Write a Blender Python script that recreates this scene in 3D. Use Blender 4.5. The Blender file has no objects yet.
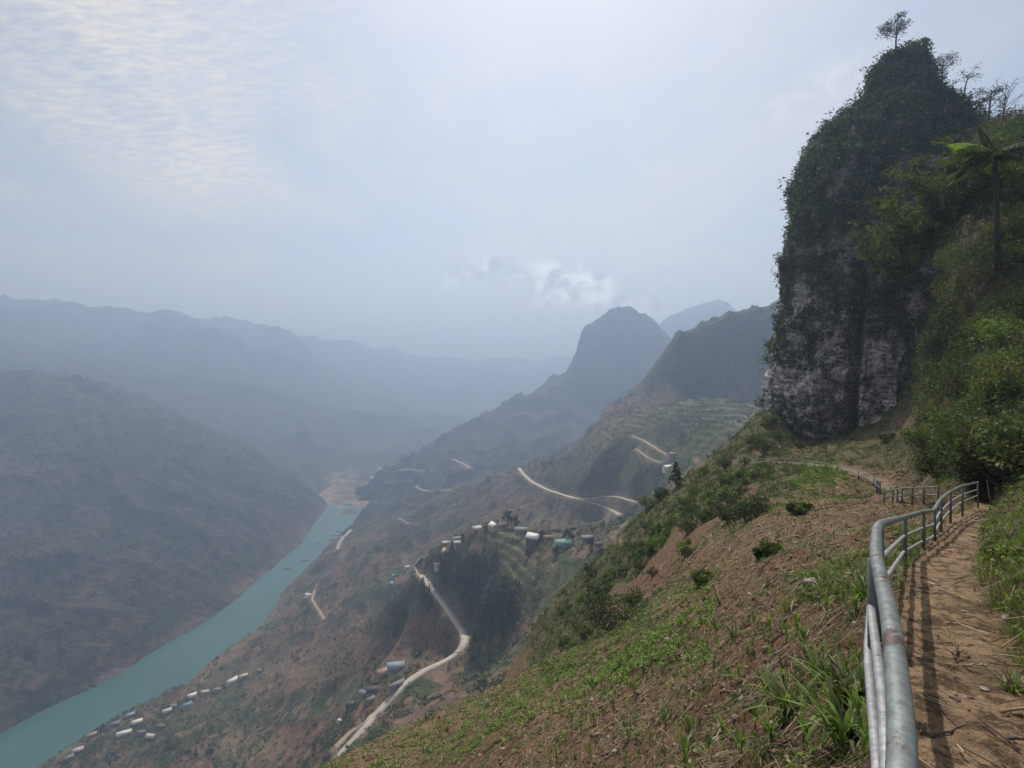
import bpy, math, random
import numpy as np
from mathutils import Vector, Matrix
random.seed(7)
RNG = np.random.default_rng(11)
SC = bpy.context.scene
COL = SC.collection

# ------------------------------------------------------------------ camera, sky, sun, exposure
F, CX, HZ = 560.0, 512.0, 360.0        # focal length in pixels, principal column, horizon row
cam = bpy.data.cameras.new('camera'); cam_o = bpy.data.objects.new('camera', cam); COL.objects.link(cam_o)
cam.sensor_width = 36.0; cam.lens = 36.0 * F / 1024.0
cam.shift_y = -(384 - HZ) / 1024.0
cam.clip_start = 0.05; cam.clip_end = 90000
cam_o.location = (0, 0, 0); cam_o.rotation_euler = (math.radians(90), 0, 0)
SC.camera = cam_o
SC.render.resolution_x, SC.render.resolution_y = 1024, 768

SUN_EL, SUN_AZ = math.radians(54), math.radians(4)      # azimuth from +Y, positive to the right
world = bpy.data.worlds.new('World'); SC.world = world; world.use_nodes = True
def build_world():
    nt = world.node_tree; N, L = nt.nodes, nt.links
    for n in list(N): N.remove(n)
    out = N.new('ShaderNodeOutputWorld'); bg = N.new('ShaderNodeBackground'); bg.inputs['Strength'].default_value = 0.10
    L.new(bg.outputs[0], out.inputs[0])
    sky = N.new('ShaderNodeTexSky'); sky.sky_type = 'NISHITA'; sky.sun_disc = False
    sky.sun_elevation = SUN_EL; sky.sun_rotation = SUN_AZ
    sky.altitude = 1200; sky.air_density = 1.0; sky.dust_density = 4.0; sky.ozone_density = 1.0
    tc = N.new('ShaderNodeTexCoord')
    sep = N.new('ShaderNodeSeparateXYZ'); L.new(tc.outputs['Generated'], sep.inputs[0])
    def M(op, a, b=None, c=None, clamp=False):
        n = N.new('ShaderNodeMath'); n.operation = op; n.use_clamp = clamp
        for i, v in enumerate((a, b, c)):
            if v is None: continue
            if isinstance(v, (int, float)): n.inputs[i].default_value = v
            else: L.new(v, n.inputs[i])
        return n.outputs[0]
    zc = M('MAXIMUM', sep.outputs['Z'], 0.02)
    zz = M('ADD', zc, 0.12)
    cx = M('DIVIDE', sep.outputs['X'], zz); cy = M('DIVIDE', sep.outputs['Y'], zz)
    comb = N.new('ShaderNodeCombineXYZ'); L.new(cx, comb.inputs[0]); L.new(cy, comb.inputs[1])
    def noise(vec, scale, detail, rough, dist=0.0, sx=1, sy=1, rot=0, off=(0, 0, 0)):
        mp = N.new('ShaderNodeMapping'); mp.inputs['Scale'].default_value = (sx, sy, 1)
        mp.inputs['Rotation'].default_value = (0, 0, rot); mp.inputs['Location'].default_value = off
        L.new(vec, mp.inputs[0])
        n = N.new('ShaderNodeTexNoise'); n.inputs['Scale'].default_value = scale
        n.inputs['Detail'].default_value = detail; n.inputs['Roughness'].default_value = rough
        n.inputs['Distortion'].default_value = dist
        L.new(mp.outputs[0], n.inputs['Vector']); return n.outputs['Fac']
    def ramp(v, a, b):
        n = N.new('ShaderNodeMapRange'); n.interpolation_type = 'SMOOTHSTEP'
        n.inputs['From Min'].default_value = a; n.inputs['From Max'].default_value = b
        L.new(v, n.inputs['Value']); return n.outputs[0]
    big = ramp(noise(comb.outputs[0], 0.75, 4, 0.55, 0.3, 1, 0.6, 0.5, (3.1, 0.4, 0)), 0.33, 0.66)
    mid = ramp(noise(comb.outputs[0], 2.2, 5, 0.6, 0.4, 1, 0.45, 0.9), 0.3, 0.75)
    # small ripples of high cloud, strongest to the left
    rip = ramp(noise(comb.outputs[0], 14, 3, 0.55, 0.25, 1.0, 2.4, 0.55), 0.36, 0.66)
    fine = ramp(noise(comb.outputs[0], 34, 3, 0.6, 0.2, 1, 1.7, 0.4), 0.35, 0.7)
    leftm = ramp(sep.outputs['X'], 0.34, -0.32)
    highm = ramp(sep.outputs['Z'], 0.12, 0.34)
    ripm = M('MULTIPLY', M('MULTIPLY', leftm, highm), big)
    r1 = M('MULTIPLY', M('MULTIPLY_ADD', fine, 0.35, M('MULTIPLY', rip, 0.65)), ripm)
    cov = M('MULTIPLY_ADD', big, 0.34, M('MULTIPLY_ADD', mid, 0.22, M('MULTIPLY_ADD', r1, 0.80, 0.14)), clamp=True)
    # a wisp of low cloud drifting off the peaks, and two fainter ones
    def wisp(px, py, rx, ry, tilt, lo, hi, amt):
        dx, dz = (px - CX) / F, (HZ - py) / F
        v = Vector((dx, 1, dz)).normalized()
        az = M('DIVIDE', sep.outputs['X'], M('MAXIMUM', sep.outputs['Y'], 0.05))
        el = M('DIVIDE', sep.outputs['Z'], M('MAXIMUM', sep.outputs['Y'], 0.05))
        a = M('SUBTRACT', az, dx); b = M('SUBTRACT', el, dz)
        c, s = math.cos(tilt), math.sin(tilt)
        u = M('DIVIDE', M('ADD', M('MULTIPLY', a, c), M('MULTIPLY', b, s)), rx / F)
        w = M('DIVIDE', M('SUBTRACT', M('MULTIPLY', b, c), M('MULTIPLY', a, s)), ry / F)
        r = M('SQRT', M('ADD', M('MULTIPLY', u, u), M('MULTIPLY', w, w)))
        nz = noise(tc.outputs['Generated'], 17, 6, 0.62, 0.5)
        r2 = M('ADD', r, M('MULTIPLY_ADD', nz, -2.4, 1.2))
        return M('MULTIPLY', ramp(r2, hi, lo), amt)
    w1 = wisp(562, 286, 84, 24, -0.30, 0.1, 1.35, 0.9)
    w2 = wisp(465, 272, 30, 16, 0.3, 0.0, 1.3, 0.40)
    w3 = wisp(622, 298, 62, 24, -0.1, 0.0, 1.4, 0.55)
    w4 = wisp(815, 88, 70, 22, 0.55, 0.0, 1.5, 0.16)
    w5 = wisp(380, 322, 60, 10, 0.0, 0.0, 1.4, 0.25)
    w = M('ADD', M('ADD', M('ADD', w1, w2), M('ADD', w3, w4)), w5, clamp=True)
    shade = ramp(noise(tc.outputs['Generated'], 26, 4, 0.6, 0.3, off=(0.3, 0, 0.02)), 0.35, 0.65)
    mix1 = N.new('ShaderNodeMixRGB'); L.new(cov, mix1.inputs[0]); L.new(sky.outputs[0], mix1.inputs[1])
    mix1.inputs[2].default_value = (7.9, 7.4, 6.5, 1)
    cl = N.new('ShaderNodeMixRGB'); L.new(shade, cl.inputs[0]); cl.inputs[1].default_value = (3.6, 3.8, 4.4, 1); cl.inputs[2].default_value = (13, 13, 13, 1)
    mix2 = N.new('ShaderNodeMixRGB'); L.new(w, mix2.inputs[0]); L.new(mix1.outputs[0], mix2.inputs[1]); L.new(cl.outputs[0], mix2.inputs[2])
    L.new(mix2.outputs[0], bg.inputs['Color'])
build_world()
sun = bpy.data.lights.new('sun', 'SUN'); sun.energy = 4.5; sun.angle = math.radians(0.6); sun.color = (1.0, 0.94, 0.85)
sun_o = bpy.data.objects.new('sun', sun); COL.objects.link(sun_o)
sd = Vector((math.sin(SUN_AZ) * math.cos(SUN_EL), math.cos(SUN_AZ) * math.cos(SUN_EL), math.sin(SUN_EL)))
sun_o.rotation_euler = sd.to_track_quat('Z', 'Y').to_euler()
vs = SC.view_settings; SC.display_settings.display_device = 'sRGB'
vs.view_transform = 'Standard'; vs.look = 'None'; vs.gamma = 1.0; vs.exposure = 0.0
SC.render.engine = 'CYCLES'
cy = SC.cycles
cy.max_bounces = 5; cy.diffuse_bounces = 2; cy.glossy_bounces = 2; cy.transmission_bounces = 2; cy.volume_bounces = 1
cy.transparent_max_bounces = 6; cy.use_denoising = True; cy.use_adaptive_sampling = True; cy.adaptive_threshold = 0.02
cy.caustics_reflective = False; cy.caustics_refractive = False; cy.sample_clamp_indirect = 4.0

# ------------------------------------------------------------------ helpers
def tag(o, label=None, cat=None, group=None, kind=None):
    if label: o['label'] = label
    if cat: o['category'] = cat
    if group: o['group'] = group
    if kind: o['kind'] = kind
    return o
def empty(name, loc=(0, 0, 0), rz=0.0, scale=1.0):
    o = bpy.data.objects.new(name, None); COL.objects.link(o); o.empty_display_size = 0.2
    o.location = loc; o.rotation_euler = (0, 0, rz); o.scale = (scale,) * 3
    return o
def copy_tree(o, parent=None):
    c = o.copy(); COL.objects.link(c)
    if parent is not None: c.parent = parent
    for ch in list(o.children): copy_tree(ch, c)
    return c

def _hash(ix, iy, iz, seed):
    h = (ix.astype(np.int64) * 374761393 + iy.astype(np.int64) * 668265263 + iz.astype(np.int64) * 2147483647 + seed * 1274126177) & 0xFFFFFFFF
    h = ((h ^ (h >> 13)) * 1274126177) & 0xFFFFFFFF
    h = (h ^ (h >> 16)); h = (h * 2246822519) & 0xFFFFFFFF
    return (h ^ (h >> 15)) & 0xFFFFFF
def noise2(x, y, seed=0):
    xi, yi = np.floor(x), np.floor(y); fx, fy = x - xi, y - yi
    u = fx * fx * fx * (fx * (fx * 6 - 15) + 10); v = fy * fy * fy * (fy * (fy * 6 - 15) + 10)
    z0 = np.zeros_like(xi)
    def g(ax, ay, dx, dy):
        a = _hash(ax, ay, z0, seed) * (2 * math.pi / 16777216.0)
        return np.cos(a) * dx + np.sin(a) * dy
    n00 = g(xi, yi, fx, fy); n10 = g(xi + 1, yi, fx - 1, fy)
    n01 = g(xi, yi + 1, fx, fy - 1); n11 = g(xi + 1, yi + 1, fx - 1, fy - 1)
    return ((n00 * (1 - u) + n10 * u) * (1 - v) + (n01 * (1 - u) + n11 * u) * v) * 1.5
def fbm(x, y, octv=4, gain=0.5, lac=2.03, seed=0):
    s = 0; a = 1.0; t = 0
    for i in range(octv):
        s = s + a * noise2(x + 17.3 * i, y - 9.1 * i, seed + i); t += a; a *= gain; x = x * lac; y = y * lac
    return s / t
def ridged(x, y, octv=4, gain=0.5, lac=2.03, seed=0):
    s = 0; a = 1.0; t = 0; w = 1.0
    for i in range(octv):
        n = 1 - np.abs(noise2(x + 17.3 * i, y - 9.1 * i, seed + i)) * 1.6
        n = np.clip(n, 0, 1) ** 2
        s = s + a * n * w; w = np.clip(n * 1.3, 0, 1); t += a; a *= gain; x = x * lac; y = y * lac
    return s / t
def noise3(p, seed=0):
    pi = np.floor(p); f = p - pi; w = f * f * (3 - 2 * f)
    r = 0
    for dx in (0, 1):
        for dy in (0, 1):
            for dz in (0, 1):
                h = _hash(pi[..., 0] + dx, pi[..., 1] + dy, pi[..., 2] + dz, seed) / 16777216.0
                r = r + h * (w[..., 0] if dx else 1 - w[..., 0]) * (w[..., 1] if dy else 1 - w[..., 1]) * (w[..., 2] if dz else 1 - w[..., 2])
    return r * 2 - 1
def fbm3(p, octv=4, gain=0.5, seed=0):
    s = 0; a = 1.0; t = 0
    for i in range(octv):
        s = s + a * noise3(p + 13.7 * i, seed + i); t += a; a *= gain; p = p * 2.03
    return s / t
def sstep(a, b, x):
    t = np.clip((x - a) / (b - a), 0, 1); return t * t * (3 - 2 * t)

def mesh_obj(name, V, Q, mat, parent=None, col=None, smooth=False, tris=None):
    """one mesh object out of numpy arrays: V (n,3), Q (m,4) quads"""
    me = bpy.data.meshes.new(name); V = np.asarray(V, np.float32); Q = np.asarray(Q, np.int32)
    nq = len(Q); nt = 0 if tris is None else len(tris)
    me.vertices.add(len(V)); me.vertices.foreach_set('co', V.ravel())
    idx = Q.ravel() if nt == 0 else np.concatenate([Q.ravel(), np.asarray(tris, np.int32).ravel()])
    me.loops.add(len(idx)); me.loops.foreach_set('vertex_index', idx)
    st = np.arange(nq, dtype=np.int32) * 4; tot = np.full(nq, 4, np.int32)
    if nt:
        st = np.concatenate([st, nq * 4 + np.arange(nt, dtype=np.int32) * 3]); tot = np.concatenate([tot, np.full(nt, 3, np.int32)])
    me.polygons.add(nq + nt); me.polygons.foreach_set('loop_start', st); me.polygons.foreach_set('loop_total', tot)
    if smooth: me.polygons.foreach_set('use_smooth', np.ones(nq + nt, bool))
    me.update(calc_edges=True)
    if col is not None:
        a = me.color_attributes.new('cover', 'FLOAT_COLOR', 'POINT')
        c = np.ones((len(V), 4), np.float32); c[:, :3] = col
        a.data.foreach_set('color', c.ravel())
    if mat: me.materials.append(mat)
    o = bpy.data.objects.new(name, me); COL.objects.link(o)
    if parent is not None: o.parent = parent
    return o

class MB:
    """collects simple solids, builds ONE mesh object"""
    def __init__(s): s.V = []; s.Q = []; s.T = []; s.C = []; s.n = 0
    def add(s, V, Q, T=None, c=None):
        V = np.asarray(V, float); s.V.append(V)
        if len(Q): s.Q.append(np.asarray(Q) + s.n)
        if T is not None and len(T): s.T.append(np.asarray(T) + s.n)
        s.C.append(np.tile(np.array(c if c is not None else (1, 1, 1), float), (len(V), 1)) if np.ndim(c) < 2 else c); s.n += len(V)
    def box(s, x0, x1, y0, y1, z0, z1):
        s.add([(x, y, z) for z in (z0, z1) for y in (y0, y1) for x in (x0, x1)],
              [(0, 2, 3, 1), (4, 5, 7, 6), (0, 1, 5, 4), (2, 6, 7, 3), (0, 4, 6, 2), (1, 3, 7, 5)])
    def tube(s, P, R, k=8, cap=True, c=None):
        P = np.asarray(P, float); n = len(P); R = np.broadcast_to(np.asarray(R, float), (n,))
        t = np.gradient(P, axis=0); t /= np.linalg.norm(t, axis=1)[:, None] + 1e-9
        ref = np.array([0, 0, 1.0]) if abs(t[0, 2]) < 0.9 else np.array([1.0, 0, 0])
        V = []
        a = np.arange(k) * 2 * math.pi / k
        u = np.cross(t[0], ref); u /= np.linalg.norm(u)
        for i in range(n):
            u = u - t[i] * np.dot(u, t[i]); u /= np.linalg.norm(u) + 1e-9; w = np.cross(t[i], u)
            V.append(P[i] + R[i] * (np.cos(a)[:, None] * u + np.sin(a)[:, None] * w))
        V = np.concatenate(V); Q = []
        for i in range(n - 1):
            for j in range(k):
                Q.append((i * k + j, i * k + (j + 1) % k, (i + 1) * k + (j + 1) % k, (i + 1) * k + j))
        T = []
        if cap:
            V = np.concatenate([V, P[:1], P[-1:]])
            for j in range(k):
                T.append((n * k, (j + 1) % k, j)); T.append((n * k + 1, (n - 1) * k + j, (n - 1) * k + (j + 1) % k))
        s.add(V, Q, T, c)
    def build(s, name, mat, parent=None, smooth=False, col=False):
        V = np.concatenate(s.V); Q = np.concatenate(s.Q) if s.Q else np.zeros((0, 4), int)
        T = np.concatenate(s.T) if s.T else None
        return mesh_obj(name, V, Q, mat, parent, np.concatenate(s.C) if col else None, smooth, T)

# ------------------------------------------------------------------ materials
def new_mat(name):
    m = bpy.data.materials.new(name); m.use_nodes = True
    nt = m.node_tree
    for n in list(nt.nodes): nt.nodes.remove(n)
    out = nt.nodes.new('ShaderNodeOutputMaterial')
    return m, nt.nodes, nt.links, out
def tex_noise(N, L, vec, scale, detail=4, rough=0.6, sc=(1, 1, 1), dist=0):
    if sc != (1, 1, 1):
        mp = N.new('ShaderNodeMapping'); mp.inputs['Scale'].default_value = sc; L.new(vec, mp.inputs[0]); vec = mp.outputs[0]
    n = N.new('ShaderNodeTexNoise'); n.inputs['Scale'].default_value = scale; n.inputs['Detail'].default_value = detail
    n.inputs['Roughness'].default_value = rough; n.inputs['Distortion'].default_value = dist
    L.new(vec, n.inputs['Vector']); return n.outputs['Fac']
def maprange(N, L, v, a, b, c=0.0, d=1.0, smooth=True):
    n = N.new('ShaderNodeMapRange'); n.interpolation_type = 'SMOOTHSTEP' if smooth else 'LINEAR'
    n.inputs['From Min'].default_value = a; n.inputs['From Max'].default_value = b
    n.inputs['To Min'].default_value = c; n.inputs['To Max'].default_value = d
    L.new(v, n.inputs['Value']); return n.outputs[0]
def mixc(N, L, f, a, b, mode='MIX'):
    n = N.new('ShaderNodeMixRGB'); n.blend_type = mode
    for i, v in enumerate((f, a, b)):
        if isinstance(v, (int, float)): n.inputs[i].default_value = v
        elif isinstance(v, tuple): n.inputs[i].default_value = (*v, 1)
        else: L.new(v, n.inputs[i])
    return n.outputs[0]
def plain(name, c, rough=0.8, metal=0.0, var=0.25, scale=3.0, bump=0.0, spec=0.3):
    m, N, L, out = new_mat(name); b = N.new('ShaderNodeBsdfPrincipled'); L.new(b.outputs[0], out.inputs[0])
    tc = N.new('ShaderNodeTexCoord')
    f = tex_noise(N, L, tc.outputs['Object'], scale, 5)
    lo = tuple(v * (1 - var) for v in c); hi = tuple(min(1, v * (1 + var)) for v in c)
    L.new(mixc(N, L, maprange(N, L, f, 0.3, 0.7), lo, hi), b.inputs['Base Color'])
    b.inputs['Roughness'].default_value = rough; b.inputs['Metallic'].default_value = metal
    b.inputs['Specular IOR Level'].default_value = spec
    if bump:
        bp = N.new('ShaderNodeBump'); bp.inputs['Strength'].default_value = bump; bp.inputs['Distance'].default_value = 0.02
        L.new(tex_noise(N, L, tc.outputs['Object'], scale * 8, 5), bp.inputs['Height']); L.new(bp.outputs[0], b.inputs['Normal'])
    return m
def cover_mat(name, layers, bump=(), rough=0.95, attr='cover'):
    """layers: (scale, detail, lo, hi, color, amount) mixed over the attribute; bump: (scale, dist, strength)"""
    m, N, L, out = new_mat(name); b = N.new('ShaderNodeBsdfPrincipled'); L.new(b.outputs[0], out.inputs[0])
    b.inputs['Roughness'].default_value = rough; b.inputs['Specular IOR Level'].default_value = 0.15
    tc = N.new('ShaderNodeTexCoord'); at = N.new('ShaderNodeAttribute'); at.attribute_name = attr
    c = at.outputs['Color']
    for scale, detail, lo, hi, color, amt, mode in layers:
        f = maprange(N, L, tex_noise(N, L, tc.outputs['Object'], scale, detail, 0.65), lo, hi, 0, amt)
        c = mixc(N, L, f, c, color, mode)
    L.new(c, b.inputs['Base Color'])
    nrm = None
    for scale, dist, st in bump:
        bp = N.new('ShaderNodeBump'); bp.inputs['Strength'].default_value = st; bp.inputs['Distance'].default_value = dist
        L.new(tex_noise(N, L, tc.outputs['Object'], scale, 5, 0.65), bp.inputs['Height'])
        if nrm: L.new(nrm, bp.inputs['Normal'])
        nrm = bp.outputs[0]
    if nrm: L.new(nrm, b.inputs['Normal'])
    return m
def leaf_mat(name, trans=0.35, tint=(1, 1, 1), gloss=0.022):
    m, N, L, out = new_mat(name)
    at = N.new('ShaderNodeAttribute'); at.attribute_name = 'cover'
    c = mixc(N, L, 1.0, at.outputs['Color'], tint, 'MULTIPLY')
    d = N.new('ShaderNodeBsdfDiffuse'); L.new(c, d.inputs[0])
    t = N.new('ShaderNodeBsdfTranslucent'); L.new(mixc(N, L, 1.0, c, (1.15, 1.35, 0.5), 'MULTIPLY'), t.inputs[0])
    mx = N.new('ShaderNodeMixShader'); mx.inputs[0].default_value = trans
    L.new(d.outputs[0], mx.inputs[1]); L.new(t.outputs[0], mx.inputs[2])
    g = N.new('ShaderNodeBsdfGlossy'); g.inputs['Roughness'].default_value = 0.6; g.inputs[0].default_value = (1, 1, 1, 1)
    m2 = N.new('ShaderNodeMixShader'); m2.inputs[0].default_value = gloss
    L.new(mx.outputs[0], m2.inputs[1]); L.new(g.outputs[0], m2.inputs[2]); L.new(m2.outputs[0], out.inputs[0])
    return m
M_LEAF = leaf_mat('leaf', 0.35)
M_LEAF_DULL = leaf_mat('leaf_dull', 0.15, gloss=0.02)
M_STRAW = leaf_mat('dry_straw', 0.1, gloss=0.03)
M_BARK = plain('bark', (0.10, 0.08, 0.06), 0.95, scale=6, bump=0.5)
M_SOIL = cover_mat('near_soil', [
    (5.0, 6, 0.46, 0.58, (0.035, 0.022, 0.014), 0.8, 'MIX'), (22, 5, 0.52, 0.66, (0.34, 0.26, 0.17), 0.6, 'MIX'),
    (0.9, 6, 0.45, 0.62, (0.11, 0.075, 0.047), 0.55, 'MIX'), (0.35, 6, 0.52, 0.64, (0.085, 0.07, 0.036), 0.35, 'MIX'), (60, 4, 0.5, 0.7, (0.30, 0.22, 0.15), 0.4, 'MIX')],
    bump=[(2.0, 0.2, 0.8), (12, 0.07, 1.0), (50, 0.018, 1.0)])
M_LAND = cover_mat('valley_land', [
    (0.05, 6, 0.48, 0.62, (0.04, 0.055, 0.026), 0.4, 'MIX'), (0.22, 5, 0.50, 0.62, (0.03, 0.033, 0.02), 0.5, 'MIX'),
    (0.12, 6, 0.54, 0.66, (0.24, 0.17, 0.115), 0.35, 'MIX')],
    bump=[(0.06, 6.0, 0.6), (0.3, 1.6, 0.7)])
M_FAR = cover_mat('far_land', [
    (0.008, 7, 0.42, 0.62, (0.028, 0.038, 0.02), 0.7, 'MIX'), (0.06, 6, 0.48, 0.62, (0.022, 0.026, 0.016), 0.6, 'MIX'), (0.02, 6, 0.54, 0.66, (0.20, 0.14, 0.095), 0.4, 'MIX')],
    bump=[(0.02, 20.0, 0.8), (0.08, 6.0, 0.8)])

# ------------------------------------------------------------------ terrain sheets
def W(px, py, d=None, z=None):
    """a point seen at column px, row py: at distance d, or on level z"""
    if d is None: d = -z * F / (py - HZ)
    return np.array([(px - CX) / F * d, d, -(py - HZ) / F * d])
def tps_fit(P, v, smooth=0.0):
    n = len(P); d2 = ((P[:, None] - P[None]) ** 2).sum(-1)
    K = 0.5 * d2 * np.log(d2 + 1e-12) + np.eye(n) * smooth
    A = np.zeros((n + 3, n + 3)); A[:n, :n] = K; A[:n, n] = 1; A[:n, n + 1:] = P; A[n:, :n] = A[:n, n:].T
    return np.linalg.solve(A, np.concatenate([v, np.zeros(3)]))
def tps_eval(P, c, X):
    out = np.empty(len(X)); n = len(P)
    for i in range(0, len(X), 20000):
        x = X[i:i + 20000]; d2 = ((x[:, None] - P[None]) ** 2).sum(-1)
        out[i:i + 20000] = (0.5 * d2 * np.log(d2 + 1e-12)) @ c[:n] + c[n] + x @ c[n + 1:]
    return out
def densify(lines, step=1):
    out = []
    for l in lines:
        l = [np.array(p, float) for p in l]
        for a, b in zip(l[:-1], l[1:]): out.append(a); 
        out.append(l[-1])
    return np.array(out)
class Sheet:
    def __init__(s, px0, px1, npx, d0, d1, nd):
        s.px = np.linspace(px0, px1, npx); s.ld = np.linspace(math.log(d0), math.log(d1), nd)
        s.PX, s.LD = np.meshgrid(s.px, s.ld, indexing='ij')
        s.Y = np.exp(s.LD); s.X = (s.PX - CX) / F * s.Y; s.Z = np.zeros_like(s.X)
    def fit_world(s, pts, scale=1000.0, sub=5, smooth=1e-5):
        P = pts[:, :2] / scale; c = tps_fit(P, pts[:, 2], smooth)
        s.Z = s._sub(lambda x, y, px, ld: tps_eval(P, c, np.stack([x, y], 1) / scale), sub)
    def fit_log(s, pts, base=None, sub=5, smooth=1e-4):
        """pts: (px, d, z); works on z/d over (px, log d)"""
        k = 3.0
        P = np.stack([pts[:, 0] / 100.0, np.log(pts[:, 1]) * k], 1); v = pts[:, 2] / pts[:, 1]
        if base is not None: v = v - base((pts[:, 0] - CX) / F * pts[:, 1], pts[:, 1]) / pts[:, 1]
        c = tps_fit(P, v, smooth)
        R = s._sub(lambda x, y, px, ld: tps_eval(P, c, np.stack([px / 100.0, ld * k], 1)), sub)
        s.Z = R * s.Y + (base(s.X, s.Y) if base is not None else 0)
    def _sub(s, fn, sub):
        a = np.unique(np.concatenate([np.arange(0, len(s.px), sub), [len(s.px) - 1]]))
        b = np.unique(np.concatenate([np.arange(0, len(s.ld), sub), [len(s.ld) - 1]]))
        X, Y, PX, LD = (q[np.ix_(a, b)] for q in (s.X, s.Y, s.PX, s.LD))
        G = fn(X.ravel(), Y.ravel(), PX.ravel(), LD.ravel()).reshape(X.shape)
        T = np.empty((len(s.px), len(b)))
        for j in range(len(b)): T[:, j] = np.interp(np.arange(len(s.px)), a, G[:, j])
        O = np.empty_like(s.X)
        for i in range(len(s.px)): O[i] = np.interp(np.arange(len(s.ld)), b, T[i])
        return O
    def h(s, x, y):
        x = np.asarray(x, float); y = np.asarray(y, float)
        u = np.interp(CX + F * x / y, s.px, np.arange(len(s.px))); v = np.interp(np.log(y), s.ld, np.arange(len(s.ld)))
        i = np.clip(u.astype(int), 0, len(s.px) - 2); j = np.clip(v.astype(int), 0, len(s.ld) - 2); fu = u - i; fv = v - j
        Z = s.Z
        return (Z[i, j] * (1 - fu) + Z[i + 1, j] * fu) * (1 - fv) + (Z[i, j + 1] * (1 - fu) + Z[i + 1, j + 1] * fu) * fv
    def pick(s, px, py, dmin=0.0):
        """first point of the sheet met by the sight line through px, py"""
        u = float(np.interp(px, s.px, np.arange(len(s.px)))); i = min(int(u), len(s.px) - 2); fu = u - i
        z = s.Z[i] * (1 - fu) + s.Z[i + 1] * fu; d = np.exp(s.ld)
        g = (HZ - F * z / d) - py            # <= 0 : ground is above the sight line
        ok = (g <= 0) & (d >= dmin); k = int(np.argmax(ok))
        if not ok.any(): return None
        if k == 0: dd = d[0]
        else:
            t = g[k - 1] / (g[k - 1] - g[k] + 1e-9) if g[k - 1] > 0 else 1.0; dd = d[k - 1] + (d[k] - d[k - 1]) * t
        x = (px - CX) / F * dd
        return Vector((x, dd, float(s.h(x, dd))))
    def rows(s): return HZ - F * s.Z / s.Y
    def carve(s, line, half, edge, lift=0.0):
        line = np.asarray(line, float)
        best = np.full(s.X.shape, 1e9); zz = np.zeros_like(s.X)
        x0, x1 = line[:, 0].min() - edge - half, line[:, 0].max() + edge + half
        y0, y1 = line[:, 1].min() - edge - half, line[:, 1].max() + edge + half
        m = (s.X > x0) & (s.X < x1) & (s.Y > y0) & (s.Y < y1)
        X, Y = s.X[m], s.Y[m]; bb = np.full(X.shape, 1e9); z = np.zeros_like(X)
        for a, b in zip(line[:-1], line[1:]):
            ab = b - a; t = np.clip(((X - a[0]) * ab[0] + (Y - a[1]) * ab[1]) / (ab[0] ** 2 + ab[1] ** 2 + 1e-9), 0, 1)
            dd = np.hypot(X - a[0] - ab[0] * t, Y - a[1] - ab[1] * t); q = dd < bb
            bb[q] = dd[q]; z[q] = (a[2] + ab[2] * t)[q]
        w = 1 - sstep(half, half + edge, bb)
        Z = s.Z[m]; s.Z[m] = Z * (1 - w) + (z + lift) * w
        D = np.full(s.X.shape, 1e9); D[m] = bb
        return D
    def build(s, name, mat, col):
        V = np.stack([s.X, s.Y, s.Z], -1).reshape(-1, 3); n, m = s.X.shape
        I = np.arange(n * m).reshape(n, m)
        Q = np.stack([I[:-1, :-1], I[1:, :-1], I[1:, 1:], I[:-1, 1:]], -1).reshape(-1, 4)
        o = mesh_obj(name, V, Q, mat, None, col.reshape(-1, 3), smooth=True)
        tag(o, kind='structure'); return o
def blobs(px, py, base, items):
    """land cover: soft patches (px, py, rx, ry, angle_deg, colour, amount) over a base colour array"""
    c = base.copy(); nz = fbm(px / 38.0, py / 22.0, 4, seed=5) * 0.9
    for x, y, rx, ry, an, colr, amt in items:
        a = math.radians(an); dx, dy = px - x, py - y
        u = (dx * math.cos(a) + dy * math.sin(a)) / rx; v = (-dx * math.sin(a) + dy * math.cos(a)) / ry
        w = amt * (1 - sstep(0.6, 1.25, np.hypot(u, v) + nz))
        c = c * (1 - w[..., None]) + np.array(colr) * w[..., None]
    return c
BROWN, RED, STRAWC = (0.17, 0.105, 0.07), (0.185, 0.085, 0.058), (0.24, 0.175, 0.11)
GREEN, DKGREEN, LIME, OLIVE = (0.06, 0.085, 0.032), (0.025, 0.04, 0.018), (0.12, 0.19, 0.04), (0.085, 0.085, 0.04)
WATER_Z = -600.0

# smooth a pixel polyline into a world line lying on a sheet
def ground_line(sheet, pix, dmin=0.0, n=60, smooth=3):
    pts = [q for q in (sheet.pick(x, y, dmin) for x, y in pix) if q is not None]; P = np.array([list(p) for p in pts])
    t = np.concatenate([[0], np.cumsum(np.linalg.norm(np.diff(P[:, :2], axis=0), axis=1))])
    u = np.linspace(0, t[-1], n); Q = np.stack([np.interp(u, t, P[:, i]) for i in range(3)], 1)
    for _ in range(smooth):
        Q[1:-1] = (Q[:-2] + 2 * Q[1:-1] + Q[2:]) / 4
    return Q
def ribbon(name, line, width, mat, lift, kind='structure', thick=0.0):
    line = np.asarray(line); t = np.gradient(line[:, :2], axis=0); t /= np.linalg.norm(t, axis=1)[:, None] + 1e-9
    nrm = np.stack([-t[:, 1], t[:, 0]], 1); w = np.broadcast_to(np.asarray(width, float), (len(line),))[:, None] / 2
    L_ = np.concatenate([line[:, :2] + nrm * w, line[:, 2:] + lift], 1); R_ = np.concatenate([line[:, :2] - nrm * w, line[:, 2:] + lift], 1)
    n = len(line); dn = np.array([0, 0, thick + 0.6])
    V = np.concatenate([L_, R_, L_ - dn, R_ - dn]); Q = []
    for i in range(n - 1):
        Q += [(i, n + i, n + i + 1, i + 1), (2 * n + i, i, i + 1, 2 * n + i + 1), (n + i, 3 * n + i, 3 * n + i + 1, n + i + 1)]
    o = mesh_obj(name, V, Q, mat); tag(o, kind=kind); return o

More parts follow.
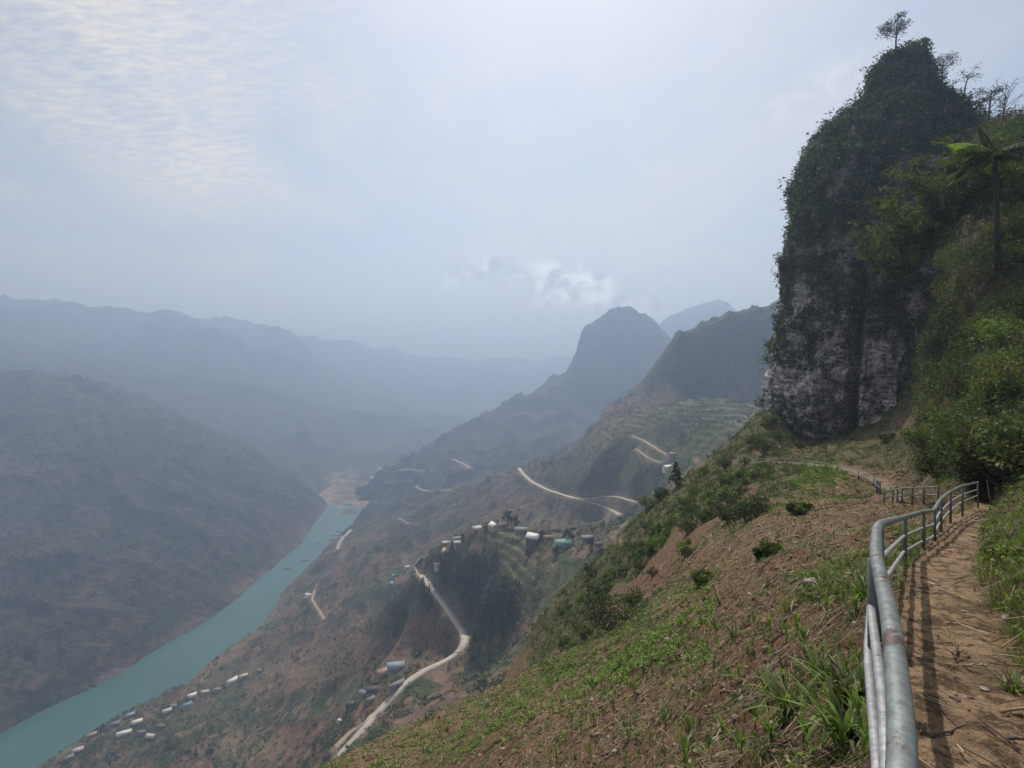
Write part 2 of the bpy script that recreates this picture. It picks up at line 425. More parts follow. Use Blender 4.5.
# ---- A: the near hillside ------------------------------------------------
PATH = np.array([(-2.2, -3.0), (0.1, 0.0), (0.75, 0.8), (1.65, 2.0), (2.5, 3.03), (3.19, 4), (4.64, 6), (6.9, 9), (9.4, 12), (12.9, 16), (16.25, 20), (20.2, 24), (22.2, 26), (24.5, 29)])
def near_base(x, y):
    xp = np.interp(y, PATH[:, 1], PATH[:, 0]); xp = np.where(y > 29, 24.5, xp)
    t = (x - xp)
    f = np.where(t < -0.35, (t + 0.35) * 0.56, np.where(t > 0.45, (t - 0.45) * 0.22, 0))
    fade = 1 - sstep(14, 60, y)
    z = -1.6 - 0.2 * y + f
    return z * fade + (-0.25 * y + 0.45 * (x - 0.8 * y)) * (1 - fade)
near = Sheet(-420, 1560, 800, 0.55, 420, 1000)
def build_near():
    pts = []
    def A(px, *prof):
        for d, py in prof: pts.append((px, d, -(py - HZ) / F * d))
    # the first metres keep the base plane
    for px in (-400, -200, 0, 200, 400, 600, 800, 950, 1100, 1300, 1540):
        for d in (0.6, 1.2, 2.4, 4.5):
            x = (px - CX) / F * d; pts.append((px, d, float(near_base(np.array(x), np.array(float(d))))))
    for x, d in PATH[4:13]:
        pts.append((CX + F * x / d, d, -1.6 - 0.2 * d))
    A(1500, (10, 480), (24, 400), (50, 200), (100, 0), (200, -50), (400, 0))
    A(1250, (10, 520), (24, 450), (40, 380), (70, 200), (110, 60), (180, 30), (400, 60))
    A(1024, (8, 560), (14, 520), (24, 484), (32, 440), (45, 372), (60, 300), (80, 200), (100, 150), (115, 128), (150, 170), (400, 420))
    A(960, (34, 470), (45, 430), (60, 372), (80, 290), (100, 230), (120, 190), (150, 250), (400, 500))
    A(920, (18, 530), (30, 506), (40, 499), (55, 480), (75, 440), (95, 400), (110, 370), (130, 350), (400, 520))
    A(880, (12, 560), (20, 528), (32, 508), (45, 500), (62, 480), (80, 460), (100, 440), (118, 425), (150, 420), (400, 560))
    A(840, (6, 640), (12, 575), (20, 538), (35, 510), (60, 484), (80, 466), (105, 448), (122, 438), (150, 430), (400, 600))
    A(790, (6, 700), (10, 620), (18, 560), (35, 520), (60, 492), (85, 472), (110, 456), (128, 448), (160, 440), (230, 520), (400, 640))
    A(766, (100, 458), (120, 438), (138, 418), (150, 414), (175, 470), (230, 540), (400, 660))
    A(740, (8, 700), (14, 625), (26, 570), (45, 530), (70, 500), (100, 474), (130, 444), (146, 434), (190, 520), (400, 680))
    A(700, (8, 725), (14, 658), (24, 605), (38, 572), (60, 535), (90, 502), (120, 478), (142, 466), (180, 540), (400, 720))
    A(640, (9, 770), (15, 705), (26, 648), (40, 618), (55, 612), (80, 575), (105, 540), (128, 517), (160, 580), (400, 760))
    A(590, (12, 775), (20, 705), (30, 668), (43, 642), (60, 650), (85, 625), (110, 590), (130, 566), (160, 640), (400, 800))
    A(545, (14, 790), (24, 715), (34, 680), (45, 661), (65, 695), (90, 665), (115, 632), (132, 612), (160, 700), (400, 850))
    A(500, (18, 785), (28, 725), (38, 698), (46, 687), (65, 740), (95, 712), (120, 690), (140, 700), (180, 790), (400, 900))
    A(440, (22, 800), (34, 748), (46, 720), (65, 790), (110, 790), (400, 980))
    A(380, (28, 815), (46, 746), (65, 830), (110, 860), (400, 1050))
    A(330, (28, 850), (46, 770), (65, 870), (400, 1120))
    A(200, (12, 1090), (46, 850), (65, 960), (400, 1280))
    A(0, (12, 1250), (46, 960), (65, 1100), (400, 1500))
    A(-380, (12, 1500), (46, 1180), (100, 1350), (400, 1900))
    near.fit_log(np.array(pts), near_base, sub=4, smooth=2e-3)
    X, Y = near.X, near.Y
    a = sstep(2, 12, Y)
    pd = np.full(X.shape, 99.0)
    z = near.Z
    z += fbm(X / 14, Y / 14, 4, seed=3) * 1.1 * sstep(12, 60, Y) + fbm(X / 3.4, Y / 3.4, 4, seed=8) * 0.5 * sstep(4, 14, Y)
    fadeN = 1 - sstep(40, 110, Y)
    z += (ridged(X / 0.9, Y / 0.9, 4, seed=21) - 0.45) * 0.2 * fadeN + fbm(X / 0.22, Y / 0.22, 3, seed=31) * 0.045 * (1 - sstep(10, 30, Y))
    z += fbm(X / 6, Y / 6, 5, 0.6, seed=77) * 0.9 * sstep(50, 90, Y)
    z += fbm(X / 11, Y / 11, 4, 0.55, seed=78) * 5.0 * sstep(32, 60, Y) * sstep(880, 930, near.PX)
    near.Z = z
    # the trodden path
    line = [(x, d, -1.6 - 0.2 * d) for x, d in PATH]
    L0 = np.array(line); t = np.linspace(0, len(L0) - 1, 60); L0 = np.stack([np.interp(t, np.arange(len(L0)), L0[:, i]) for i in range(3)], 1)
    D = near.carve(L0, 0.26, 0.5, 0.0)
    near.Z += (fbm(X / 0.45, Y / 0.45, 5, 0.6, seed=51) * 0.085 + fbm(X / 0.12, Y / 0.12, 2, seed=52) * 0.012) * (D < 1.5)
    near.pathD = D
    far_path = ground_line(near, [(898, 503), (892, 494), (884, 485), (868, 476), (850, 470), (825, 466), (800, 463), (775, 462), (750, 462), (730, 462)], 35, 50, 5)
    near.far_path = far_path
    near.farD = near.carve(far_path, 0.7, 1.6, 0.1)
build_near()
def near_cover():
    X, Y = near.X, near.Y; R = near.rows(); PXX = near.PX
    n1 = fbm(X / 7, Y / 7, 4, seed=61); n2 = fbm(X / 1.3, Y / 1.3, 4, seed=62); n3 = fbm(X / 25, Y / 25, 3, seed=63)
    B, S, G_ = np.array((0.16, 0.085, 0.053)), np.array((0.225, 0.14, 0.085)), np.array((0.085, 0.10, 0.035))
    w = sstep(-0.35, 0.35, n1 + n2 * 0.5)[..., None]; c = B * (1 - w) + S * w
    g = (sstep(0.05, 0.35, n2 * 0.7 + n3 * 0.8) * 0.55)[..., None]; c = c * (1 - g) + G_ * g
    items = [(590, 605, 85, 70, -40, GREEN, .9), (650, 540, 110, 40, -42, GREEN, .9), (850, 445, 130, 30, 0, (0.085, 0.08, 0.042), .85), (762, 432, 40, 26, 0, GREEN, .95), (770, 480, 60, 20, -10, GREEN, .8), (745, 535, 30, 10, -20, GREEN, .8), (730, 480, 70, 30, -35, GREEN, .85),
             (655, 575, 60, 14, -28, (0.09, 0.13, 0.035), .8), (695, 540, 62, 20, -38, RED, 1.0), (640, 588, 48, 12, -32, RED, 1.0), (735, 500, 22, 8, -30, RED, .9),
             (830, 470, 34, 9, 8, LIME, .85), (815, 482, 26, 8, 0, LIME, .7), (790, 520, 90, 26, -8, (0.19, 0.125, 0.08), .8),
             (860, 455, 70, 12, 0, OLIVE, .7), (930, 470, 40, 20, 0, OLIVE, .7), (735, 520, 50, 12, -30, GREEN, .7),
             (850, 575, 75, 28, -12, (0.10, 0.15, 0.035), .75), (915, 545, 26, 22, 0, (0.09, 0.13, 0.035), .8),
             (470, 725, 130, 26, -30, (0.11, 0.13, 0.04), .55), (1010, 540, 60, 60, 0, GREEN, .8), (1000, 300, 140, 190, 0, DKGREEN, .9)]
    c = blobs(PXX, R, c, items)
    pw = ((1 - sstep(0.26, 0.52, near.pathD + n2 * 0.14)) * 0.95)[..., None]
    c = c * (1 - pw) + np.array((0.32, 0.215, 0.13)) * pw
    pw = ((1 - sstep(0.6, 1.3, near.farD + n2 * 0.3)) * 0.9)[..., None]
    c = c * (1 - pw) + np.array((0.30, 0.24, 0.18)) * pw
    near.cov = c
    return c
near.obj = near.build('hillside', M_SOIL, near_cover())

# ---- B: the right flank of the valley with the village spur and the terraced mountain -------
right = Sheet(-420, 1300, 860, 170, 3200, 760)
def build_right():
    K = []
    def A(*p):
        for q in p:
            K.append(W(q[0], q[1], z=q[2]) if q[2] < 0 and abs(q[2]) < 620 and q[1] > HZ else W(q[0], q[1], d=q[2]))
    def Z(px, py, z): K.append(W(px, py, z=z))
    def Dp(px, py, d): K.append(W(px, py, d=d))
    bank = [(-120, 850), (-40, 805), (40, 766), (80, 742), (118, 716), (150, 702), (176, 690), (196, 674), (206, 664), (232, 645), (262, 618), (276, 600), (292, 582), (314, 561), (334, 543), (348, 525), (352, 508)]
    for p in bank: Z(p[0], p[1], -601)
    for p in bank:
        q = W(p[0], p[1], z=-601); K.append(q + np.array((-45, 0, -45)))       # river bed
    for p in bank[::3]:
        q = W(p[0], p[1], z=-601); K.append(q + np.array((-260, 0, -110)))
    for q in [(-120, 1000, -560), (0, 900, -540), (60, 830, -560), (120, 768, -570), (180, 722, -575), (240, 700, -560), (230, 676, -580), (150, 750, -545), (200, 755, -520), (260, 745, -480),
              (250, 662, -575), (300, 700, -470), (330, 740, -400), (345, 770, -300), (200, 900, -400), (300, 850, -300), (120, 900, -470), (270, 640, -560),
              (300, 640, -520), (315, 600, -530), (330, 665, -450), (360, 640, -400), (330, 620, -490), (345, 580, -500), (370, 560, -450), (300, 610, -570),
              (385, 610, -350), (400, 590, -310), (350, 705, -370), (375, 700, -325), (400, 670, -312), (385, 655, -340), (372, 680, -342), (365, 722, -318), (350, 745, -305), (400, 690, -308), (430, 667, -303), (395, 640, -345),
              (415, 564, -268), (424, 578, -272), (437, 598, -276), (452, 618, -284), (466, 642, -292), (440, 620, -300), (425, 640, -318),
              (440, 552, -236), (456, 538, -222), (477, 529, -212), (500, 524, -200), (520, 530, -196), (534, 538, -192), (562, 545, -186), (586, 540, -176), (600, 536, -168),
              (450, 585, -252), (480, 560, -222), (480, 610, -250), (500, 640, -262), (480, 648, -275), (505, 600, -232), (520, 570, -212), (545, 580, -205), (580, 575, -182),
              (560, 610, -188), (545, 640, -205), (600, 590, -165), (520, 660, -225), (480, 680, -250), (440, 700, -262), (420, 730, -250), (460, 720, -215), (390, 760, -240)]:
        Z(*q)
    # behind the village spur the ground drops, then the next spur climbs to the terraced mountain
    for q in [(430, 600, 900), (480, 580, 850), (530, 565, 800), (580, 560, 720), (390, 600, 980), (620, 550, 700)]: Dp(*q)
    for q in [(400, 555, -420), (430, 530, -385), (460, 518, -350), (500, 512, -300), (540, 515, -265), (580, 520, -235),
              (360, 545, -490), (380, 528, -450), (400, 515, -420), (425, 502, -390), (450, 492, -370), (480, 486, -340), (500, 478, -310),
              (519, 470, -262), (545, 489, -252), (570, 497, -243), (600, 504, -232), (618, 513, -225), (635, 501, -205),
              (540, 465, -235), (560, 447, -200), (580, 434, -172), (600, 420, -145), (620, 408, -118), (640, 397, -92),
              (560, 475, -222), (600, 470, -180), (600, 445, -150), (640, 470, -165), (640, 440, -130), (680, 470, -145), (680, 430, -105), (720, 450, -115), (760, 440, -95), (720, 410, -75), (680, 405, -70), (760, 400, -50)]:
        Z(*q)
    for q in [(645, 398, 1195), (655, 394, 1200), (700, 391, 1190), (760, 386, 1170), (850, 380, 1150), (1000, 380, 1150)]: Dp(*q)
    for q in [(655, 372, 1260), (668, 355, 1265), (682, 338, 1270), (710, 318, 1275), (740, 308, 1270), (770, 303, 1260), (830, 285, 1250), (1000, 250, 1250), (1250, 240, 1250)]: Dp(*q)
    for q in [(655, 400, 1430), (700, 352, 1400), (740, 345, 1400), (770, 340, 1400), (1000, 320, 1400), (655, 420, 1600), (700, 385, 1600), (770, 380, 1600), (1000, 370, 1600), (700, 420, 2300), (1000, 420, 2300), (640, 430, 1700), (600, 450, 1700), (560, 470, 1700), (520, 490, 1800), (480, 520, 2000), (430, 530, 2100), (380, 545, 2100)]: Dp(*q)
    for q in [(700, 420, 700), (900, 420, 700), (1200, 420, 700), (650, 560, 420), (700, 520, 450), (900, 520, 450), (1200, 520, 450), (650, 700, 260), (550, 760, 260), (450, 900, 260), (850, 640, 260), (1200, 640, 260), (350, 1000, 260), (200, 1150, 260), (-100, 1400, 260), (-400, 1300, 400), (700, 900, 175), (1000, 900, 175), (300, 1500, 175),
              (400, 560, 3100), (700, 480, 3100), (1200, 440, 3100), (360, 560, 2400), (300, 600, 2400), (100, 640, 2400), (-400, 680, 2400), (-300, 720, 1200)]: Dp(*q)
    K_ = np.array(K)
    right.fit_world(K_, 800.0, sub=5, smooth=3e-5)
    X, Y = right.X, right.Y; z = right.Z
    land = sstep(-598, -540, z)
    # eroded spurs and gullies
    wx = fbm(X / 260, Y / 260, 3, seed=91) * 60; wy = fbm(X / 260, Y / 260, 3, seed=92) * 60
    far_w = sstep(900, 1400, Y)
    near_village = np.exp(-(((right.PX - 500) / 130) ** 2)) * (1 - sstep(780, 900, Y))
    amp = (0.35 + 0.65 * land) * (1 - 0.75 * near_village)
    z = z + (ridged((X + wx) / 210, (Y + wy) / 210, 5, 0.5, seed=95) - 0.42) * (26 + 12 * far_w) * amp
    z = z + fbm((X + wx) / 60, (Y + wy) / 60, 5, 0.55, seed=96) * 9 * (0.3 + 0.7 * land)
    z = z + fbm(X / 14, Y / 14, 3, 0.6, seed=97) * 1.6
    # rock wall of the terraced mountain: vertical flutes
    wall = sstep(1170, 1230, Y) * (1 - sstep(1330, 1420, Y)) * sstep(630, 670, right.PX)
    z = z + wall * (ridged((X + wx * .4) / 55, Y / 160, 5, 0.55, seed=99) - 0.5) * 18
    # farmed terraces
    ter = sstep(620, 660, right.PX + fbm(X / 90, Y / 90, 3, seed=4) * 40) * (1 - sstep(1100, 1180, Y)) * sstep(600, 700, Y)
    ter = np.maximum(ter, sstep(545, 600, right.PX) * sstep(800, 900, Y) * (1 - sstep(1100, 1180, Y)) * 0.7)
    ter = np.maximum(ter, np.exp(-((right.PX - 512) / 26) ** 2) * sstep(500, 540, Y) * (1 - sstep(640, 680, Y)))
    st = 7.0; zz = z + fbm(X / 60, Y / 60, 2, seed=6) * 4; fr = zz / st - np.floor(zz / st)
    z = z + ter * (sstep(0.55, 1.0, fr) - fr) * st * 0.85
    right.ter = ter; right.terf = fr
    right.Z = z
build_right()
M_CONC = plain('road_concrete', (0.42, 0.385, 0.335), 0.85, var=0.15, scale=0.12)
M_DIRT = plain('dirt_track', (0.34, 0.27, 0.2), 0.95, var=0.2, scale=0.1)
roads = []
def road(pix, width, mat=M_CONC, name='road', dmin=200, n=70, smooth=3, edge=7):
    L_ = ground_line(right, pix, dmin, n, smooth); D = right.carve(L_, width * 0.55, edge, 0.0)
    roads.append((name, L_, width, mat, D)); return L_
road([(338, 757), (350, 745), (366, 728), (385, 706), (398, 688), (412, 676), (430, 667), (446, 662), (458, 658), (466, 651), (468, 642), (462, 630), (452, 615), (441, 600), (430, 586), (420, 574), (416, 566), (424, 558)], 8.0, n=120, smooth=6)
road([(336, 748), (352, 732), (366, 721), (380, 711)], 7.0, M_DIRT, 'track', n=30)
road([(519, 468), (523, 474), (532, 482), (548, 490), (570, 497), (592, 502), (608, 507), (620, 515)], 8.0)
road([(572, 498), (590, 499), (604, 496), (618, 497), (636, 502)], 6.0, n=50)
road([(632, 436), (642, 440), (654, 447), (668, 456)], 5.0, M_DIRT, 'track', dmin=500, n=40)
road([(636, 449), (648, 458), (660, 463)], 3.5, M_DIRT, 'track', dmin=500, n=30)
road([(318, 583), (314, 591), (312, 600), (318, 609), (324, 619)], 5.5, M_DIRT, 'track', dmin=700, n=40)
road([(384, 502), (388, 510), (398, 518), (409, 524)], 4.0, M_DIRT, 'track', dmin=900, n=40)
road([(337, 549), (340, 541), (347, 534), (352, 528)], 9.0, M_CONC, 'quay', dmin=900, n=30)
def right_cover():
    X, Y, z = right.X, right.Y, right.Z; R = right.rows(); P = right.PX
    n1 = fbm(X / 90, Y / 90, 5, seed=71); n2 = fbm(X / 22, Y / 22, 4, seed=72); n3 = fbm(X / 300, Y / 300, 3, seed=73)
    w = sstep(-0.15, 0.25, n1 + n2 * 0.35)[..., None]
    c = np.array((0.165, 0.105, 0.07)) * (1 - w) + np.array((0.07, 0.08, 0.036)) * w
    w = (sstep(0.05, 0.3, n2 + n3 * 0.6) * 0.6)[..., None]; c = c * (1 - w) + np.array(DKGREEN) * w
    pa = np.floor(fbm((X * .8 + z * .9) / 95, (Y * .5 - z) / 95, 3, seed=611) * 9); pb = np.floor(fbm(X / 120, (Y + z) / 120, 3, seed=612) * 8)
    pid = _hash(pa, pb, pa * 0, 9) / 16777216.0; pal_ = np.array([(0.19, 0.115, 0.075), (0.13, 0.085, 0.055), (0.06, 0.075, 0.032), (0.165, 0.088, 0.06), (0.22, 0.155, 0.10), (0.085, 0.078, 0.042), (0.045, 0.062, 0.026), (0.15, 0.098, 0.066)])
    pc = pal_[(pid * 8).astype(int) % 8]; rock = sstep(1160, 1200, Y) * sstep(625, 655, P) * (1 - sstep(1500, 1600, Y)); wp = (0.85 * sstep(-590, -560, z) * (1 - rock))[..., None]; c = c * (1 - rock[..., None]) + np.array((0.042, 0.052, 0.03)) * (1 + n2[..., None]) * rock[..., None]; c = c * (1 - wp) + pc * wp
    it = [(330, 650, 90, 30, -35, BROWN, .7), (270, 670, 40, 18, -30, STRAWC, .5), (205, 668, 20, 8, -45, (0.26, 0.17, 0.10), .9), (240, 640, 50, 8, -40, (0.24, 0.16, 0.1), .6),
          (390, 655, 50, 22, 0, (0.15, 0.095, 0.066), .8), (400, 600, 30, 14, 50, (0.15, 0.11, 0.07), .7), (300, 740, 30, 20, 0, RED, .6), (255, 745, 60, 16, 0, STRAWC, .5),
          (430, 640, 30, 14, 50, RED, .6), (450, 640, 12, 22, -20, (0.16, 0.09, 0.06), .8), (130, 735, 90, 14, -15, GREEN, .5), (60, 750, 30, 9, -35, (0.22, 0.14, 0.09), .8),
          (360, 600, 30, 14, -40, DKGREEN, .7), (385, 610, 26, 22, -60, DKGREEN, .8), (470, 590, 52, 42, -10, (0.06, 0.07, 0.035), .8), (560, 590, 40, 26, -30, GREEN, .7),
          (515, 630, 30, 16, -40, (0.13, 0.12, 0.065), .7), (560, 620, 60, 22, -45, RED, .9), (520, 650, 60, 12, -35, GREEN, .5), (420, 720, 70, 12, -45, BROWN, .8), (600, 590, 30, 18, -40, RED, .7),
          (520, 550, 24, 14, 30, (0.15, 0.115, 0.065), .8), (480, 505, 90, 20, -12, (0.12, 0.088, 0.062), .8), (590, 525, 28, 14, 0, (0.15, 0.105, 0.07), .7),
          (580, 470, 70, 26, -10, (0.045, 0.06, 0.028), .9), (690, 430, 80, 30, -5, (0.075, 0.095, 0.036), .9), (640, 415, 60, 10, -35, (0.14, 0.095, 0.064), .8), (740, 430, 18, 40, 20, (0.15, 0.11, 0.075), .6),
          (410, 515, 60, 24, 0, (0.06, 0.062, 0.035), .7), (720, 345, 110, 44, 0, (0.05, 0.06, 0.035), .9)]
    c = blobs(P, R, c, it)
    # bands of terrace risers and cultivated strips
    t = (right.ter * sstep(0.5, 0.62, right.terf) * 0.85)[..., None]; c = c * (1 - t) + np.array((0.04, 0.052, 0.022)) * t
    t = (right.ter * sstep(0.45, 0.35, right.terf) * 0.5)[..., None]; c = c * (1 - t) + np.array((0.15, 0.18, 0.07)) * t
    t = ((1 - sstep(2, 9, np.abs(z - WATER_Z - 4))) * 0.7)[..., None]; c = c * (1 - t) + np.array((0.20, 0.15, 0.11)) * t
    for name, L_, wd, m_, D in roads:
        t = ((1 - sstep(wd * 0.5, wd * 0.5 + 5, D)) * 0.75)[..., None]; c = c * (1 - t) + np.array((0.21, 0.155, 0.11)) * t
    return c
right.cov = right_cover()
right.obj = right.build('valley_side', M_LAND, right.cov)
for name, L_, wd, m_, D in roads: ribbon(name, L_, wd, m_, 0.35)

# ---- C: the left flank across the river, and the ranges behind ------------
left = Sheet(-700, 520, 520, 700, 4200, 420)
def build_left():
    K = []
    def Z(px, py, z): K.append(W(px, py, z=z))
    def Dp(px, py, d): K.append(W(px, py, d=d))
    bank = [(-300, 860), (-150, 800), (-60, 765), (0, 735), (50, 708), (100, 686), (150, 655), (200, 626), (240, 598), (272, 570), (300, 546), (318, 520), (328, 507)]
    for p in bank:
        Z(p[0], p[1], -601); q = W(p[0], p[1], z=-601); K.append(q + np.array((45, 0, -45)))
    for p in bank[::2]:
        q = W(p[0], p[1], z=-601); K.append(q + np.array((260, 0, -110))); K.append(q + np.array((900, 0, -150)))
    for q in [(-500, 560, 1300), (-690, 430, 2000), (0, 375, 2050), (-200, 362, 2050), (-500, 350, 2100), (60, 378, 2080), (100, 388, 2100), (150, 408, 2150), (200, 432, 2200), (240, 450, 2250), (270, 464, 2300), (300, 482, 2400), (325, 498, 2500)]: Dp(*q)
    for q in [(0, 573, 1200), (0, 478, 1500), (0, 425, 1750), (100, 565, 1300), (100, 478, 1600), (100, 427, 1850), (200, 554, 1500), (200, 490, 1800), (250, 536, 1700), (250, 483, 2000), (-200, 629, 1000), (-200, 478, 1400), (-200, 413, 1700), (150, 557, 1400), (150, 482, 1700)]: Dp(*q)
    for q in [(0, 376, 2500), (-500, 360, 2500), (0, 350, 3000), (-500, 345, 3000), (100, 384, 2600), (150, 405, 2650), (150, 378, 3200), (250, 446, 2800), (250, 415, 3400), (330, 480, 3000), (400, 500, 3000), (0, 336, 3800), (-600, 330, 3800), (0, 350, 4150), (-600, 350, 4150), (150, 362, 3900), (280, 395, 4000), (400, 440, 4100)]: Dp(*q)
    left.fit_world(np.array(K), 1000.0, sub=5, smooth=3e-5)
    X, Y = left.X, left.Y; z = left.Z; land = sstep(-600, -520, z)
    wx = fbm(X / 400, Y / 400, 3, seed=191) * 110; wy = fbm(X / 400, Y / 400, 3, seed=192) * 110
    z = z + (ridged((X + wx) / 260, (Y + wy) / 260, 6, 0.6, seed=195) - 0.36) * 40 * land
    z = z + fbm((X + wx) / 120, (Y + wy) / 120, 5, 0.55, seed=196) * 14 * (0.15 + 0.85 * land) + fbm(X / 30, Y / 30, 4, 0.65, seed=197) * 7 * land
    left.Z = z
    n1 = fbm(X / 200, Y / 200, 5, seed=171); n2 = fbm(X / 60, Y / 60, 4, seed=172)
    w = sstep(-0.2, 0.25, n1 + n2 * 0.4)[..., None]
    c = np.array((0.10, 0.07, 0.05)) * (1 - w) + np.array((0.05, 0.062, 0.03)) * w
    pa = np.floor(fbm((X + z * 1.5) / 170, (Y * .5 - z * 1.5) / 170, 3, seed=711) * 9); pb = np.floor((z + fbm(X / 200, Y / 200, 3, seed=712) * 120) / 45)
    pid = _hash(pa, pb, pa * 0, 19) / 16777216.0; pal_ = np.array([(0.105, 0.072, 0.05), (0.062, 0.048, 0.032), (0.038, 0.05, 0.022), (0.08, 0.054, 0.038), (0.026, 0.036, 0.018), (0.05, 0.047, 0.026)])
    wp = (0.6 * sstep(-580, -520, z))[..., None]; c = c * (1 - wp) + pal_[(pid * 6).astype(int) % 6] * wp
    c = blobs(left.PX, left.rows(), c, [(60, 640, 130, 40, -30, (0.10, 0.07, 0.052), .6), (70, 400, 60, 18, 15, (0.13, 0.09, 0.065), .6), (60, 520, 80, 30, 20, (0.065, 0.075, 0.038), .6), (200, 620, 110, 14, -35, (0.12, 0.08, 0.062), .8), (200, 490, 60, 16, 30, (0.055, 0.07, 0.035), .6), (30, 470, 60, 14, 0, (0.13, 0.09, 0.066), .6)])
    t = ((1 - sstep(2, 12, np.abs(z - WATER_Z - 5))) * 0.7)[..., None]; c = c * (1 - t) + np.array((0.19, 0.14, 0.11)) * t
    left.build('left_mountain', M_FAR, c)
build_left()
far = Sheet(-700, 720, 560, 2300, 12000, 340)
def build_far():
    K = []
    def Z(px, py, z): K.append(W(px, py, z=z))
    def Dp(px, py, d): K.append(W(px, py, d=d))
    for q in [(-600, 290, 4300), (-300, 285, 4300), (-100, 300, 4300), (0, 306, 4300), (40, 302, 4300), (75, 312, 4350), (110, 320, 4450), (150, 321, 4500), (195, 316, 4600), (215, 327, 4700), (280, 333, 5200), (300, 344, 5600), (370, 348, 7000), (400, 355, 7800), (450, 361, 8800), (500, 362, 9600), (560, 362, 10400), (700, 358, 10800)]: Dp(*q)
    for q in [(-600, 340, 3400), (-200, 340, 3400), (0, 350, 3400), (100, 360, 3500), (200, 375, 3700), (300, 392, 4300), (380, 405, 5200), (440, 408, 6400),
              (-600, 480, 2400), (0, 490, 2400), (200, 495, 2450), (320, 480, 2800), (350, 478, 2850), (400, 462, 3300), (430, 445, 4000), (470, 420, 5200), (540, 400, 6500), (700, 420, 5000), (460, 500, 2600), (600, 500, 2600), (700, 500, 2600)]: Dp(*q)
    for q in [(0, 345, 6500), (-600, 345, 6500), (200, 350, 7000), (400, 372, 10500), (560, 372, 11000), (700, 372, 11900), (0, 360, 11900), (-600, 360, 11900), (300, 366, 11900)]: Dp(*q)
    far.fit_world(np.array(K), 3000.0, sub=5, smooth=3e-5)
    X, Y = far.X, far.Y; z = far.Z
    wx = fbm(X / 900, Y / 900, 3, seed=291) * 260; wy = fbm(X / 900, Y / 900, 3, seed=292) * 260
    fl = sstep(2500, 3000, Y) * 0.8 + 0.2; fl = fl * (1 - 0.85 * np.exp(-((far.PX - 350) / 45) ** 2) * (1 - sstep(2900, 3400, Y)))
    z = z + (ridged((X + wx) / 1100, (Y + wy) / 1100, 6, 0.52, seed=295) - 0.42) * 190 * fl + fbm(X / 220, Y / 220, 5, 0.55, seed=296) * 45 * fl
    far.Z = z
    n1 = fbm(X / 500, Y / 500, 5, seed=271)
    w = sstep(-0.25, 0.25, n1)[..., None]; c = np.array((0.10, 0.078, 0.055)) * (1 - w) + np.array((0.05, 0.06, 0.034)) * w
    c = blobs(far.PX, far.rows(), c, [(346, 490, 18, 18, 0, (0.42, 0.33, 0.25), .95), (370, 470, 40, 7, -20, (0.16, 0.125, 0.09), .5)])
    far.build('far_range', M_FAR, c)
build_far()
def peak_sheet(name, rng, lines, seed, amp, wl, tracks=()):
    s = Sheet(*rng); K = np.array([W(px, py, d=d) for px, py, d in lines])
    s.fit_world(K, 1500.0, sub=4, smooth=2e-5)
    X, Y = s.X, s.Y
    wx = fbm(X / 500, Y / 500, 3, seed=seed) * 120
    s.Z = s.Z + (ridged((X + wx) / wl, (Y + wx) / wl, 6, 0.52, seed=seed + 5) - 0.42) * amp + fbm(X / 90, Y / 90, 4, 0.55, seed=seed + 9) * amp * 0.16
    n1 = fbm(X / 260, Y / 260, 5, seed=seed + 3); w = sstep(-0.25, 0.25, n1)[..., None]
    c = np.array((0.11, 0.085, 0.06)) * (1 - w) + np.array((0.045, 0.056, 0.032)) * w
    done = []
    for pix, wd in tracks:
        L_ = ground_line(s, pix, 1000, 60, 4); D = s.carve(L_, wd * 0.6, 25); t = ((1 - sstep(wd * .5, wd * .5 + 12, D)) * 0.8)[..., None]; c = c * (1 - t) + np.array((0.25, 0.19, 0.14)) * t; done.append((L_, wd))
    s.build(name, M_FAR, c)
    for L_, wd in done: ribbon('road', L_, wd, M_CONC, 0.5)
    return s
peakB = peak_sheet('karst_peak', (330, 860, 330, 1750, 5200, 300),
    [(380, 475, 2500), (400, 468, 2500), (425, 452, 2600), (450, 438, 2700), (480, 420, 2800), (510, 402, 2900), (540, 385, 2950), (562, 372, 2980),
     (574, 360, 3000), (580, 340, 3010), (588, 325, 3010), (600, 320, 3010), (612, 315, 3010), (626, 312, 3010), (636, 316, 3010), (643, 324, 3010), (650, 317, 3010), (658, 320, 3010), (666, 331, 3010), (690, 347, 3000), (602, 330, 3130), (626, 322, 3130), (650, 328, 3130), (570, 375, 3130), (585, 345, 2980), (600, 345, 2960), (626, 340, 2960), (650, 342, 2960), (730, 370, 2950), (800, 390, 2950), (850, 400, 2950),
     (400, 500, 1950), (440, 500, 1850), (480, 495, 1850), (420, 485, 2150), (450, 470, 2250), (500, 465, 2150), (500, 440, 2500), (540, 450, 2250), (560, 420, 2650), (590, 400, 2800), (620, 375, 2870), (590, 430, 2350), (640, 420, 2400), (700, 420, 2350), (800, 440, 2200), (650, 385, 2850),
     (340, 540, 1900), (340, 520, 2400), (560, 490, 1800), (700, 480, 1800), (850, 480, 1800), (340, 510, 3000),
     (400, 490, 3300), (500, 450, 3500), (570, 420, 3500), (620, 390, 3600), (700, 390, 3600), (850, 420, 3600), (400, 480, 5000), (600, 460, 5000), (850, 450, 5000)], 401, 72, 190, [([(416, 486), (418, 489), (428, 491), (444, 490.5), (460, 489), (484, 485)], 11.0), ([(398, 470), (410, 469), (422, 471), (434, 471)], 9.0), ([(452, 459), (462, 463), (470, 468)], 8.0)])
